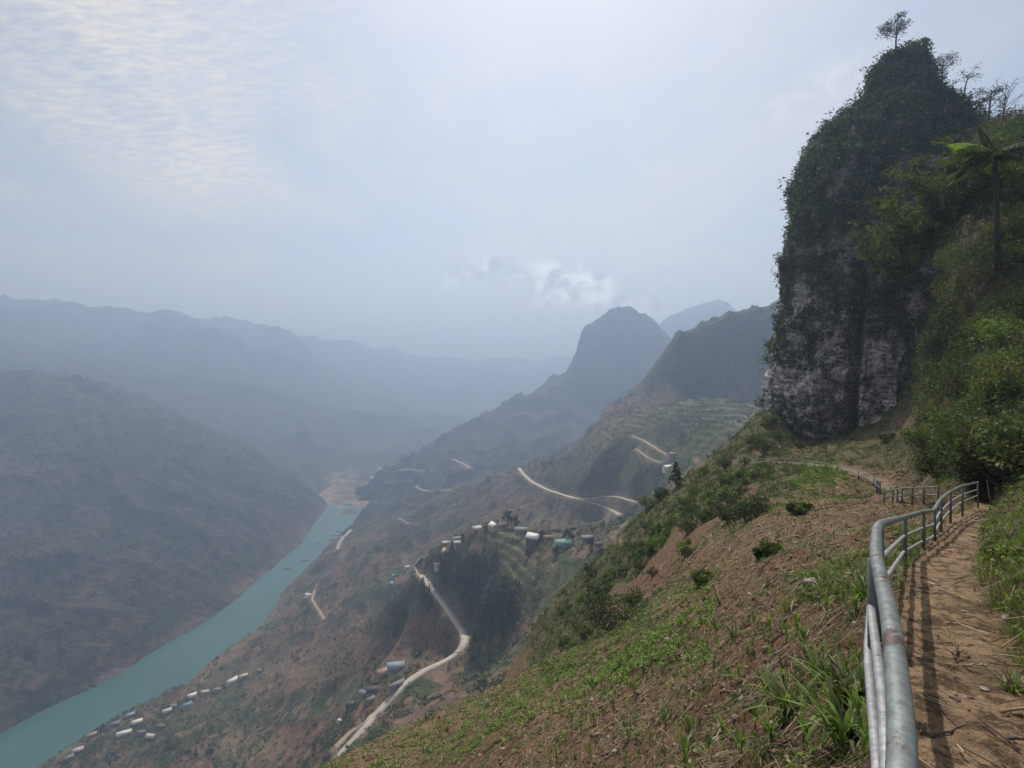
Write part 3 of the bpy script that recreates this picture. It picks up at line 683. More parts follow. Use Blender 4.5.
peakD = peak_sheet('far_peak', (560, 900, 180, 3700, 7000, 160),
    [(600, 380, 4600), (640, 352, 4800), (660, 330, 4900), (675, 316, 4950), (690, 306, 5000), (712, 301, 5000), (730, 304, 5000), (745, 322, 5000), (770, 345, 5000), (880, 370, 5000),
     (600, 430, 3800), (700, 430, 3800), (880, 430, 3800), (700, 380, 4400), (800, 395, 4400), (600, 420, 6000), (700, 380, 6000), (880, 420, 6000), (700, 420, 6900), (600, 430, 6900)], 501, 70, 700)

# ---- river, valley floor, haze -------------------------------------------
def build_water():
    m, N, L, out = new_mat('river_water'); b = N.new('ShaderNodeBsdfPrincipled'); L.new(b.outputs[0], out.inputs[0])
    tc = N.new('ShaderNodeTexCoord')
    f = tex_noise(N, L, tc.outputs['Object'], 0.004, 5, 0.6, (1, 0.4, 1))
    L.new(mixc(N, L, maprange(N, L, f, 0.35, 0.65), (0.035, 0.11, 0.098), (0.055, 0.14, 0.124)), b.inputs['Base Color'])
    b.inputs['Roughness'].default_value = 0.22; b.inputs['IOR'].default_value = 1.33
    bp = N.new('ShaderNodeBump'); bp.inputs['Strength'].default_value = 0.35; bp.inputs['Distance'].default_value = 0.25
    L.new(tex_noise(N, L, tc.outputs['Object'], 0.35, 6, 0.65), bp.inputs['Height']); L.new(bp.outputs[0], b.inputs['Normal'])
    o = mesh_obj('river', [(-6000, 300, WATER_Z), (1200, 300, WATER_Z), (1200, 2330, WATER_Z), (-6000, 2330, WATER_Z)], [(0, 1, 2, 3)], m)
    tag(o, kind='structure')
build_water()
def gravel_bar():
    n, m = 60, 40; U, V_ = np.meshgrid(np.linspace(0, 1, n), np.linspace(0, 1, m), indexing='ij'); X = -860 + 330 * U; Y = 2215 + 520 * V_
    Z = WATER_Z - 3.0 + 7 * sstep(0, 0.35, V_ + fbm(X / 60, Y / 60, 3, seed=3) * 0.35) + fbm(X / 25, Y / 25, 4, seed=4) * 2.0
    I = np.arange(n * m).reshape(n, m); Q = np.stack([I[:-1, :-1], I[1:, :-1], I[1:, 1:], I[:-1, 1:]], -1).reshape(-1, 4); c = np.array((0.36, 0.27, 0.19)) * (1 + fbm(X / 40, Y / 40, 4, seed=5)[..., None] * .8)
    tag(mesh_obj('gravel_bar', np.stack([X, Y, Z], -1).reshape(-1, 3), Q, M_FAR, None, c.reshape(-1, 3), True), kind='structure')
gravel_bar()
g = 16000
mesh_obj('ground', [(-g, -3000, -760), (g, -3000, -760), (g, 16000, -760), (-g, 16000, -760)], [(0, 1, 2, 3)], plain('valley_ground', (0.09, 0.08, 0.05), scale=0.002))['kind'] = 'structure'
def build_haze():
    mb = MB(); mb.box(-g - 50, g + 50, -3050, 16050, -765, 640)
    m, N, L, out = new_mat('haze_air'); v = N.new('ShaderNodeVolumePrincipled'); L.new(v.outputs[0], out.inputs['Volume'])
    v.inputs['Color'].default_value = (0.39, 0.52, 0.78, 1); v.inputs['Density'].default_value = 0.00039; v.inputs['Anisotropy'].default_value = 0.48
    v.inputs['Absorption Color'].default_value = (0.22, 0.22, 0.22, 1)
    o = mb.build('haze', m); tag(o, kind='stuff')
build_haze()
#@@OBJECTS
# ================================================================== THE KARST CLIFF
CL_PROF = [  # row, left column, right column at 150 m, half depth
    (700, 742, 1120, 34), (560, 750, 1100, 32), (470, 768, 1080, 30), (430, 774, 1070, 29), (390, 775, 1060, 28), (350, 778, 1050, 27), (300, 783, 1040, 25),
    (240, 790, 1030, 22), (190, 794, 1020, 19), (160, 803, 1008, 17), (136, 817, 994, 14), (115, 834, 978, 12), (102, 847, 968, 10), (92, 857, 950, 8), (84, 864, 932, 6.5), (72, 874, 925, 5), (63, 884, 923, 4), (57, 896, 920, 3), (54.5, 905, 914, 2), (54, 909, 911, 0.6)]
def build_cliff():
    D0 = 150.0
    pr = np.array(CL_PROF, float); nz, na = 420, 620
    t = np.linspace(0, 1, nz); pz = -(pr[:, 0] - HZ) / F * D0
    arc = np.concatenate([[0], np.cumsum(np.abs(np.diff(pz)) + 0.3 * np.abs(np.diff(pr[:, 2] - pr[:, 1])))]); arc /= arc[-1]
    z = np.interp(t, arc, pz); xl = np.interp(t, arc, (pr[:, 1] - CX) / F * D0); xr = np.interp(t, arc, (pr[:, 2] - CX) / F * D0); hd = np.interp(t, arc, pr[:, 3])
    cx_ = (xl + xr) / 2; hw = (xr - xl) / 2
    a = np.linspace(0, 2 * math.pi, na, endpoint=False)
    # denser columns on the side facing the trail
    a = a + 0.35 * np.sin(a * 1.0 + math.pi / 2 + math.pi) * 0
    ca, sa = np.cos(a), np.sin(a); n = 2.6
    ux = np.sign(ca) * np.abs(ca) ** (2 / n); uy = np.sign(sa) * np.abs(sa) ** (2 / n)
    X = cx_[:, None] + hw[:, None] * ux[None]; Y = D0 + hd[:, None] * uy[None]; X = X * np.where((Y > D0) | (ux[None] > 0), 1 + (Y - D0) / D0, 1); Z = np.broadcast_to(z[:, None], X.shape).copy()
    # lean of the body: the shoulder on the right stands a little nearer
    P = np.stack([X, Y, Z], -1)
    nx, ny = ca / np.maximum(hw[:, None], 1), sa / np.maximum(hd[:, None], 1); ln = np.sqrt(nx ** 2 + ny ** 2); nx, ny = nx / ln, ny / ln
    edge = np.clip(hw / 14, 0.05, 1)[:, None]
    low = sstep(40, 5, Z)                       # bare wall near the foot
    q = P.copy(); q[..., 2] *= 0.55
    big = fbm3(q / 15.0, 4, seed=1) * 6.0 - 0.6 + (1 - np.abs(fbm3(P / 11.0 * np.array([1, 1, .6]), 3, seed=31))) ** 3 * 3.2 - 2.0
    cellx = fbm3(P / 5.0 * np.array([1, 1, .5]), 4, 0.55, seed=2) * 2.4
    bed = (Z + fbm3(P / 9, 3, seed=3) * 6.5 + 0.12 * X) / 3.4; fr = bed - np.floor(bed)
    ledge = (sstep(0.0, 0.25, fr) - fr) * 0.9 * 1.7 * low * sstep(-0.2, 0.3, fbm3(P / 5, 3, seed=13))
    rib = (1 - np.abs(fbm3(P / 6.5 * np.array([1, 1, .3]), 4, seed=5))) ** 4 * -2.2 * (1 - 0.6 * low) + 0.8
    small = fbm3(P / 1.5 * np.array([1, 1, 1.6]), 4, 0.6, seed=6) * 1.1
    # dark chimney that splits the pale wall
    pxv = CX + F * X / Y; cleft = np.exp(-((pxv - 857 - (Z - 5) * 0.35) / 5.5) ** 2) * low * (Y < D0) * 7.0
    over = np.exp(-((Z - 27) / 7) ** 2) * 2.2 * (Y < D0)      # the bushy brow overhangs the wall
    disp = (big + cellx + rib + small) * edge + ledge - cleft + over
    keepL = np.where(Y > D0 - 8, 1, 1)
    P[..., 0] += nx * disp * keepL; P[..., 1] += ny * disp
    # notch on the summit
    I = np.arange(nz * na).reshape(nz, na); J = np.roll(I, -1, 1)
    Q = np.stack([I[:-1], J[:-1], J[1:], I[1:]], -1).reshape(-1, 4)
    V = P.reshape(-1, 3); V = np.concatenate([V, [V[(nz - 1) * na:].mean(0)]]); top = len(V) - 1
    T = [(I[-1, j], J[-1, j], top) for j in range(na)]
    m, N, L, out = new_mat('limestone'); b = N.new('ShaderNodeBsdfPrincipled'); L.new(b.outputs[0], out.inputs[0]); b.inputs['Roughness'].default_value = 0.9
    tc = N.new('ShaderNodeTexCoord'); ob = tc.outputs['Object']
    base = mixc(N, L, maprange(N, L, tex_noise(N, L, ob, 0.16, 6, 0.65, (1, 1, .55), 0.6), 0.40, 0.60), (0.34, 0.325, 0.30), (0.76, 0.73, 0.68))
    streak = maprange(N, L, tex_noise(N, L, ob, 0.55, 6, 0.7, (1, 1, 0.13), 0.4), 0.50, 0.64, 0, 0.6)
    c = mixc(N, L, streak, base, (0.045, 0.043, 0.04))
    c = mixc(N, L, maprange(N, L, tex_noise(N, L, ob, 0.4, 6, 0.75, (.5, .5, 2.0), 1.2), 0.56, 0.64, 0, 0.6), c, (0.07, 0.063, 0.055))
    c = mixc(N, L, maprange(N, L, tex_noise(N, L, ob, 0.35, 5, 0.7), 0.56, 0.68, 0, 0.6), c, (0.33, 0.25, 0.17))
    for sc_, st_, wd_, am_ in ((0.16, (.55, .55, 2.6), 0.012, 0.9), (0.5, (.5, .5, 2.2), 0.014, 0.7), (0.22, (1.3, 1.3, .45), 0.010, 0.8)):
        f = tex_noise(N, L, ob, sc_, 4, 0.6, st_, 1.2); ab = N.new('ShaderNodeMath'); ab.operation = 'SUBTRACT'; L.new(f, ab.inputs[0]); ab.inputs[1].default_value = 0.5; a2 = N.new('ShaderNodeMath'); a2.operation = 'ABSOLUTE'; L.new(ab.outputs[0], a2.inputs[0])
        c = mixc(N, L, maprange(N, L, a2.outputs[0], wd_ * 2, wd_ * .4, 0, am_), c, (0.035, 0.033, 0.03))
    at = N.new('ShaderNodeAttribute'); at.attribute_name = 'cover'
    c = mixc(N, L, 1.0, c, at.outputs['Color'], 'MULTIPLY')
    L.new(c, b.inputs['Base Color'])
    nrm = None
    for sc, dist, st, str_ in ((0.5, 0.9, 0.8, (1, 1, 1.6)), (2.2, 0.3, 0.9, (1, 1, .8))):
        bp = N.new('ShaderNodeBump'); bp.inputs['Strength'].default_value = st; bp.inputs['Distance'].default_value = dist
        L.new(tex_noise(N, L, ob, sc, 6, 0.7, str_), bp.inputs['Height'])
        if nrm: L.new(nrm, bp.inputs['Normal'])
        nrm = bp.outputs[0]
    L.new(nrm, b.inputs['Normal'])
    # mossy, weathered upper rock against the washed lower wall
    up = sstep(6, 22, Z + fbm3(P / 9, 3, seed=9) * 12)[..., None]
    colr = (1 - up) * np.array((1.0, 1.0, 1.0)) + up * np.array((0.42, 0.42, 0.37)); colr = np.concatenate([colr.reshape(-1, 3), [colr[-1, 0]]])
    o = mesh_obj('cliff', V, Q, m, None, colr, True, T)
    tag(o, 'towering grey limestone cliff with a pale bare wall at its foot', 'cliff', kind='thing')
    return o, P, nx * np.ones_like(Z), ny * np.ones_like(Z), disp
cliff, CP, CNX, CNY, CDISP = build_cliff()

# ================================================================== FOLIAGE
def leafset(C, size, colr, rng, aspect=0.42, up=0.0, droop=0.0, dirs=None):
    """a diamond leaf at each of the points C"""
    n = len(C); t = rng.normal(size=(n, 3)); t[:, 2] *= 0.6
    if dirs is not None: t = t * 0.6 + dirs
    t[:, 2] -= droop; t /= np.linalg.norm(t, axis=1)[:, None]
    r = rng.normal(size=(n, 3)); r[:, 2] += up * 0; nrm = r; nrm[:, 2] += up
    b = np.cross(t, nrm); b /= np.linalg.norm(b, axis=1)[:, None] + 1e-9
    s = np.broadcast_to(np.asarray(size, float), (n,))[:, None]
    fold = np.cross(b, t) * s * 0.12
    V = np.stack([C - t * s, C + b * s * aspect + fold, C + t * s, C - b * s * aspect + fold], 1).reshape(-1, 3)
    Q = np.arange(4 * n).reshape(n, 4)
    return V, Q, np.repeat(colr, 4, 0)
PAL_DARK = np.array([(0.030, 0.048, 0.018), (0.042, 0.062, 0.022), (0.055, 0.078, 0.026), (0.035, 0.05, 0.024), (0.075, 0.09, 0.03), (0.06, 0.06, 0.03)])
PAL_MID = np.array([(0.055, 0.085, 0.025), (0.075, 0.11, 0.03), (0.095, 0.13, 0.035), (0.065, 0.085, 0.03), (0.12, 0.14, 0.045), (0.045, 0.07, 0.022)])
PAL_BRIGHT = np.array([(0.10, 0.17, 0.03), (0.13, 0.21, 0.04), (0.16, 0.24, 0.05), (0.09, 0.14, 0.03), (0.19, 0.24, 0.07)])
PAL_YEL = np.array([(0.115, 0.135, 0.04), (0.135, 0.15, 0.045), (0.09, 0.12, 0.032), (0.15, 0.155, 0.055), (0.075, 0.105, 0.03)])
PAL_DRY = np.array([(0.20, 0.14, 0.09), (0.15, 0.10, 0.065), (0.27, 0.20, 0.13), (0.12, 0.08, 0.055)])
def pick_col(pal, n, rng, jit=0.18, per=None):
    c = pal[rng.integers(0, len(pal), n)]
    if per is not None: c = np.repeat(c, per, 0)
    return c * (1 + rng.normal(size=(len(c), 1)) * jit).clip(0.5, 1.6)
def clumps(C, R, per, leaf, pal, rng, squash=0.75, up=0.5, aspect=0.45, droop=0.0):
    """leaf clumps of radius R round the points C"""
    n = len(C); R = np.broadcast_to(np.asarray(R, float), (n,)); leaf = np.broadcast_to(np.asarray(leaf, float), (n,))
    d = rng.normal(size=(n, per, 3)); d /= np.linalg.norm(d, axis=2)[..., None]; d *= rng.uniform(0.35, 1.0, (n, per, 1)) ** 0.5
    d[..., 2] = d[..., 2] * squash
    P = (C[:, None] + d * R[:, None, None]).reshape(-1, 3)
    colr = pick_col(pal, n, rng, 0.2, per)
    return leafset(P, np.repeat(leaf, per) * rng.uniform(0.6, 1.3, n * per), colr, rng, aspect, up, droop, d.reshape(-1, 3) * 0.8)
class Leaves:
    def __init__(s): s.V = []; s.Q = []; s.C = []; s.n = 0
    def add(s, vqc):
        V, Q, C = vqc
        s.V.append(V); s.Q.append(Q + s.n); s.C.append(C); s.n += len(V)
    def build(s, name, mat, parent=None):
        return mesh_obj(name, np.concatenate(s.V), np.concatenate(s.Q), mat, parent, np.concatenate(s.C))

# --- shrubs and creepers that cover the cliff
def cliff_cover():
    rng = np.random.default_rng(5); Lf = Leaves()
    nz, na = CP.shape[:2]
    vis = (CP[..., 1] < 158)
    X, Y, Z = CP[..., 0], CP[..., 1], CP[..., 2]
    m = fbm3(CP / 6.0, 4, 0.6, seed=21); m2 = fbm3(CP / 2.0 * np.array([1, 1, .4]), 2, seed=22)
    h = Z + fbm3(CP / 11, 3, seed=23) * 16
    pxv = CX + F * X / Y
    dens = sstep(-2, 7, h) * sstep(-0.30, 0.0, m + 0.5 * m2 + 0.002 * (Z - 25))
    dens = np.maximum(dens, 0.38 * sstep(0.12, 0.3, m)); dens = np.maximum(dens, sstep(-6, -14, Z) * 0.6)
    dens = np.maximum(dens, sstep(905, 925, pxv) * 0.95); dens *= vis
    p = (dens * np.clip(np.gradient(Z[:, 0])[:, None], 0.02, 1)).ravel(); p = p / p.sum()
    idx = rng.choice(nz * na, 24000, p=p); P = CP.reshape(-1, 3)[idx]; out = np.stack([CNX.ravel()[idx], CNY.ravel()[idx], np.full(len(idx), 0.5)], 1)
    R = rng.uniform(0.5, 1.2, len(idx)) ** 1.5 * (1 + 1.1 * (rng.random(len(idx)) < 0.14)); P = P + out * (R[:, None] * 0.45)
    k = rng.random(len(idx)) + 0.5 * fbm3(P / 7.0, 2, seed=45); isy = k < 0.16; dry = (k > 0.98); rest = ~isy & ~dry
    Lf.add(clumps(P[rest], R[rest], 26, 0.30 * R[rest] ** .5, np.concatenate([PAL_DARK * 1.3, PAL_MID * 1.0]), rng, 0.9, 0.3, 0.5, 0.2)); Lf.add(clumps(P[isy], R[isy], 26, 0.28, np.concatenate([PAL_YEL, PAL_MID * 1.2]), rng, 0.9, 0.3, 0.5)); Lf.add(clumps(P[dry], R[dry] * .8, 20, 0.22, PAL_DRY * 0.7, rng))
    o = Lf.build('cliff_greenery', M_LEAF_DULL); tag(o, kind='stuff')
    return
cliff_cover()

# --- trees
def limb(mb, p, d, ln, r, rng, k=7, bend=0.25, n=6, grav=0.0):
    P = [np.array(p, float)]; d = np.array(d, float); d /= np.linalg.norm(d)
    for i in range(n):
        d = d + rng.normal(size=3) * bend / n * 1.6 + np.array([0, 0, grav / n]); d /= np.linalg.norm(d); P.append(P[-1] + d * ln / n)
    mb.tube(P, np.linspace(r, r * 0.45, n + 1), k); return P, d
def broad_tree(name, loc, h, spread, rng, pal, leaf=0.22, per=26, lean=(0, 0), label=None, cat='tree', group=None, crown0=0.45, nl=9, flat=0.7, thin=1.0, mat=None, trunk_r=None, crown_off=(0, 0)):
    t = empty(name, loc); tag(t, label, cat, group)
    mb = MB(); r = trunk_r or h * 0.028
    P, d = limb(mb, (0, 0, -0.4), (lean[0], lean[1], 1), h * 0.72, r, rng, 8, 0.18, 8)
    ends = []
    for i in range(nl):
        f = crown0 + (1 - crown0) * (i + 0.5) / nl * 0.95; j = min(int(f * 8), 8); a = i * 2.4 + rng.random()
        dd = np.array([math.cos(a) + crown_off[0], math.sin(a) + crown_off[1], 0.35 + 0.5 * f])
        Q, _ = limb(mb, P[j], dd, spread * (0.55 + 0.4 * rng.random()) * (1.15 - 0.35 * f), r * 0.42, rng, 5, 0.5, 5, 0.15)
        ends += [Q[-1], Q[-2], (Q[-1] + Q[-3]) / 2 + rng.normal(size=3) * spread * 0.12]
        for _ in range(2):
            Q2, _ = limb(mb, Q[3], dd + rng.normal(size=3) * 0.8, spread * 0.35, r * 0.2, rng, 4, 0.5, 4); ends += [Q2[-1], Q2[-2]]
    ends.append(P[-1] + np.array([0, 0, h * 0.06]))
    mb.build('trunk', M_BARK, t, True)
    E = np.array(ends); E = E[rng.random(len(E)) < thin]
    Lf = Leaves(); Lf.add(clumps(E, rng.uniform(0.75, 1.25, len(E)) * spread * 0.24, per, leaf, pal, rng, flat, 0.6))
    Lf.build('crown', mat or M_LEAF, t); return t
def conifer(name, loc, h, rad, rng, pal, label=None, group=None, leaf=0.5, n=130):
    t = empty(name, loc); tag(t, label, 'tree', group)
    mb = MB(); mb.tube([(0, 0, -0.5), (0.05, 0, h * 0.5), (0, 0, h * 0.98)], [h * 0.02, h * 0.014, h * 0.003], 6); mb.build('trunk', M_BARK, t, True)
    u = rng.random(n) ** 0.8; z = h * (0.14 + 0.86 * u); r = rad * (1 - u) ** 0.75 * rng.uniform(0.3, 1.05, n) + 0.1; a = rng.random(n) * 6.283
    C = np.stack([r * np.cos(a), r * np.sin(a), z - r * 0.25], 1); dirs = np.stack([np.cos(a), np.sin(a), np.full(n, -0.25)], 1) * 1.6
    Lf = Leaves(); Lf.add(leafset(C, leaf * rng.uniform(0.7, 1.4, n) * (1.25 - 0.6 * u), pick_col(pal, n, rng), rng, 0.45, 0.6, 0.1, dirs)); Lf.build('crown', M_LEAF_DULL, t)
    return t
def shrub(name, loc, rad, h, rng, pal, leaf=0.12, k=14, per=45, label=None, group=None, mat=None, stems=6, cat='shrub'):
    t = empty(name, loc); tag(t, label, cat, group); mb = MB(); E = []
    for i in range(stems):
        a = i * 6.283 / stems + rng.random(); P, d = limb(mb, (0.1 * math.cos(a), 0.1 * math.sin(a), -0.25), (math.cos(a) * 0.7, math.sin(a) * 0.7, 1.0), h * rng.uniform(0.6, 1.0), 0.02 * h + 0.01, rng, 5, 0.4, 5)
        E += [P[-1], P[-2], P[-3]]
    for i in range(k):
        a = rng.random() * 6.283; q = rng.random() ** 0.5 * rad * 0.8; E.append(np.array([q * math.cos(a), q * math.sin(a), h * (0.25 + 0.6 * rng.random() * (1 - (q / rad) ** 2 * 0.6))]))
    E = np.array(E); E[:, 0:2] = E[:, 0:2].clip(-rad, rad)
    mb.build('stem', M_BARK, t, True)
    Lf = Leaves(); Lf.add(clumps(E, rng.uniform(0.22, 0.42, len(E)) * rad, per, leaf, pal, rng, 0.8, 0.5)); Lf.build('foliage', mat or M_LEAF, t)
    return t
def col_scale(pal, s): return pal * s
rt = np.random.default_rng(77)
def top_at(px, py, d): return tuple(W(px, py, d=d))
broad_tree('windswept_tree', top_at(896, 53, 148), 9.5, 6.2, np.random.default_rng(3), PAL_DARK, 0.24, 24, (-0.12, 0), 'lone umbrella-shaped tree leaning left on the very summit of the cliff', crown0=0.62, nl=8, flat=0.5, crown_off=(-0.55, 0), mat=M_LEAF_DULL)
broad_tree('round_tree', top_at(920, 58, 147), 6.0, 3.2, rt, PAL_MID, 0.22, 30, (0, 0), 'small dense round tree just right of the umbrella-shaped summit tree', crown0=0.3, nl=8, mat=M_LEAF_DULL)
broad_tree('summit_tree', top_at(941, 82, 146), 8.5, 4.6, rt, PAL_DARK, 0.2, 15, (0.15, 0), 'open-crowned tree in the saddle below the round summit tree', crown0=0.35, nl=9, mat=M_LEAF_DULL, thin=.9)
broad_tree('thin_tree', top_at(964, 90, 144), 7.0, 4.0, rt, PAL_MID, 0.2, 12, (0.25, 0), 'thin sparse tree leaning right at the end of the summit saddle', crown0=0.5, nl=6, thin=0.7, mat=M_LEAF_DULL)
broad_tree('shoulder_tree', top_at(989, 117, 120), 8.0, 3.8, rt, PAL_DARK, 0.18, 18, (0, 0), 'dark leafy tree beside the bare tree on the right shoulder of the cliff', crown0=0.25, nl=10, mat=M_LEAF_DULL)
def bare_tree():
    t = empty('bare_tree', top_at(1001, 122, 100)); tag(t, 'leafless pale tree with fanning branches at the right skyline', 'tree'); mb = MB(); r = np.random.default_rng(8)
    P, d = limb(mb, (0, 0, -1), (0.15, 0, 1), 5.5, 0.14, r, 7, 0.2, 7); mb.build('trunk', M_BARK, t, True); mb = MB()
    for i in range(9):
        Q, dd = limb(mb, P[3 + i % 5], (math.cos(i * 2.1) * 0.7 + 0.2, math.sin(i * 2.1) * 0.7, 1), 4.0, 0.06, r, 5, 0.4, 6)
        for _ in range(4): limb(mb, Q[2 + _], dd + r.normal(size=3) * 0.6, 1.8, 0.025, r, 4, 0.4, 4)
    mb.build('branches', M_BARK, t, True)
bare_tree()

# --- palm standing out of the thicket
def palm():
    b = W(997, 236, d=48); t = empty('palm_tree', tuple(b)); tag(t, 'slim dark palm with one bright yellow-green frond, above the right thicket', 'palm'); r = np.random.default_rng(12)
    mb = MB(); top = np.array([-0.15, 0, 7.2]); mb.tube([(0.1, 0, -3.0), (0, 0, 2), (-0.15, 0, 5), top], [0.26, 0.21, 0.18, 0.15], 10); mb.build('trunk', plain('palm_bark', (0.05, 0.045, 0.038), 0.95, scale=5, bump=0.6), t, True)
    fr = [(-0.9, -0.2, 0.4, 4.2, PAL_DARK), (-0.7, 0.6, 0.5, 4.0, PAL_DARK), (-1, 0.3, -0.1, 4.4, PAL_DARK), (0.9, 0.1, 0.2, 3.8, PAL_DARK), (0.3, -1, 0.4, 3.6, PAL_DARK), (-1, 0.1, 0.75, 3.9, PAL_BRIGHT * 1.35), (-1, -0.3, 0.05, 4.3, PAL_DARK), (-0.9, 0.5, -0.25, 4.2, PAL_DARK), (-0.6, -0.9, 0.1, 3.6, PAL_DARK), (0.8, -0.4, 0.5, 3.8, PAL_DARK), (1, 0.3, 0.9, 3.6, PAL_MID), (0.6, 0.8, 0.2, 3.8, PAL_DARK), (0.1, 1, 0.7, 3.6, PAL_MID), (0.5, -0.9, -0.1, 3.4, PAL_DARK), (-0.3, 0.2, 1.3, 2.8, PAL_DARK)]
    for dx, dy, dz, ln, pal in fr:
        n = 16; P = [top.copy()]; d = np.array([dx, dy, dz]); d /= np.linalg.norm(d)
        for i in range(n): d = d + np.array([0, 0, -0.055]); d /= np.linalg.norm(d); P.append(P[-1] + d * ln / n)
        P = np.array(P); m = MB(); m.tube(P, np.linspace(0.045, 0.012, n + 1), 5, c=tuple(pal[0] * 0.9))
        side = np.cross(d, (0, 0, 1)); side /= np.linalg.norm(side)
        for i in range(3, n + 1):
            for f in (0.0, 0.5):
                p = P[i] * (1 - f) + P[i - 1] * f; l = 1.15 * math.sin(min(1, (i - f) / n * 0.9 + 0.12) * math.pi) + 0.15
                for s in (-1, 1):
                    v = side * s + d * 0.55 + np.array([0, 0, -0.35 - 0.25 * r.random()]); v /= np.linalg.norm(v); w = np.cross(v, (0.1, 0.2, 1)); w /= np.linalg.norm(w)
                    c = pal[r.integers(0, len(pal))]
                    m.add([p, p + v * l * 0.5 + w * 0.065, p + v * l + np.array([0, 0, -0.12 * l]), p + v * l * 0.5 - w * 0.065], [(0, 1, 2, 3)], c=tuple(c))
        o = m.build('frond', M_LEAF, t, col=True)
        if pal[0, 1] > 0.2: o['label'] = 'bright yellow-green frond'
palm()

# --- bamboo: arching culms with feathery leaves
def bamboo(px, py, d, h, nc, seed, label, group='bamboo clumps below the cliff'):
    r = np.random.default_rng(seed); b = near.pick(px, py, 15) if d is None else Vector(W(px, py, d=d))
    t = empty('bamboo_clump', (b.x, b.y, b.z)); tag(t, label, 'bamboo', group); mb = MB(); L2 = Leaves()
    for i in range(nc):
        a = r.random() * 6.283; o = np.array([math.cos(a), math.sin(a), 0]) * r.random() * h * 0.16; hh = h * r.uniform(0.65, 1.0); d_ = np.array([math.cos(a) * 0.22, math.sin(a) * 0.22, 1.0]); P = [o + np.array([0, 0, -0.6])]
        for k in range(9):
            d_ = d_ + np.array([math.cos(a), math.sin(a), -0.35]) * 0.018 * k; d_ /= np.linalg.norm(d_); P.append(P[-1] + d_ * hh / 9)
        P = np.array(P); mb.tube(P, np.linspace(0.035, 0.008, 10), 4, c=(0.14, 0.15, 0.05))
        E = []
        for k in range(3, 10):
            for _ in range(3): E.append(P[k] + r.normal(size=3) * h * 0.05)
        L2.add(clumps(np.array(E), h * 0.055, 14, 0.26 * h / 8, np.concatenate([PAL_YEL, PAL_MID * .9]), r, 0.8, 0.3, 0.22, 0.35))
    mb.build('culm_cluster', M_LEAF, t, True, col=True); L2.build('foliage', M_LEAF, t)
for a in [(915, 262, 75, 12, 26, 31, 'big feathery yellow-green bamboo clump left of the palm'), (955, 232, 70, 12, 24, 32, 'yellow-green bamboo clump directly below the bright palm frond'),
          (897, 284, 84, 11, 20, 33, 'leftmost olive bamboo clump, against the dark face of the cliff'), (1012, 215, 66, 10, 22, 34, 'rust-tinged bamboo clump at the right edge of the picture, beside the palm')]:
    bamboo(*a)

# ================================================================== COVER OF THE NEAR HILLSIDE
def near_idx(px, y):
    i = np.clip(np.round(np.interp(px, near.px, np.arange(len(near.px)))).astype(int), 0, len(near.px) - 1)
    j = np.clip(np.round(np.interp(np.log(y), near.ld, np.arange(len(near.ld)))).astype(int), 0, len(near.ld) - 1); return i, j
def near_samples(n, px0, px1, d0, d1, rng, p=1.0):
    px = rng.uniform(px0, px1, n); d = np.exp(math.log(d0) + (math.log(d1) - math.log(d0)) * rng.random(n) ** p); x = (px - CX) / F * d
    z = near.h(x, d); i, j = near_idx(px, d); c = near.cov[i, j]
    return np.stack([x, d, z], 1), c, near.pathD[i, j], near.farD[i, j], px, HZ - F * z / d
def greenness(c): return sstep(-0.02, 0.035, c[:, 1] - c[:, 0])
def thicket():
    """dense undergrowth on the slope right of the trail, up to the cliff"""
    rng = np.random.default_rng(41); Lf = Leaves()
    P, c, pd, fd, px, py = near_samples(13000, 860, 1420, 22, 130, rng, 0.8)
    edge_ = 893 + np.clip((py - 330) * 0.25, -40, 50) + fbm(px / 14, py / 14, 3, seed=8) * 22; ok = (px > edge_) & (py < 482 + fbm(px / 9, px / 9, 2, seed=5) * 10) & (pd > 1.2) & (fd > 2.0) & (P[:, 1] > 25); P = P[ok]; n = len(P)
    s = np.interp(P[:, 1], [20, 60, 120], [0.5, 0.9, 1.2]); lf = np.interp(P[:, 1], [20, 60, 120], [0.085, 0.16, 0.24])
    P[:, 2] += rng.random(n) ** 1.5 * s * 2.2
    k = fbm(P[:, 0] / 9, P[:, 1] / 9, 3, seed=4) + rng.normal(size=n) * 0.15
    for m, pal in ((k < 0.1, PAL_DARK), ((k >= 0.1) & (k < 0.5), PAL_MID), (k >= 0.5, PAL_YEL)):
        if m.any(): Lf.add(clumps(P[m], s[m] * rng.uniform(0.5, 1.1, m.sum()), 30, lf[m], pal, rng, 0.8, 0.4))
    # rounded bush masses within the thicket, each of one tone
    B, c, pd, fd, px, py = near_samples(3000, 880, 1300, 26, 120, rng, 0.8); ok = (px > 905 + np.clip((py - 330) * 0.25, -30, 50)) & (py < 470) & (pd > 2.5) & (fd > 3.5); B = B[ok][:900]; px = px[ok][:900]
    for b, k_ in zip(B, rng.random(len(B))):
        R0 = np.interp(b[1], [26, 120], [1.1, 2.8]) * rng.uniform(0.6, 1.4); m = 16; d = rng.normal(size=(m, 3)); d /= np.linalg.norm(d, axis=1)[:, None]; d[:, 2] = np.abs(d[:, 2]) * 1.2
        pal = PAL_DARK * 1.1 if k_ < .42 else PAL_MID if k_ < .82 else PAL_YEL if k_ < .92 else PAL_DRY * .7; pal = pal[rng.integers(0, len(pal), 2)]
        Lf.add(clumps(b + d * R0 * 0.75 + (0, 0, 0.2 * R0), R0 * 0.42, 24, np.interp(b[1], [26, 120], [0.10, 0.24]), pal, rng, 0.85, 0.4))
    o = Lf.build('undergrowth', M_LEAF); tag(o, kind='stuff')
thicket()
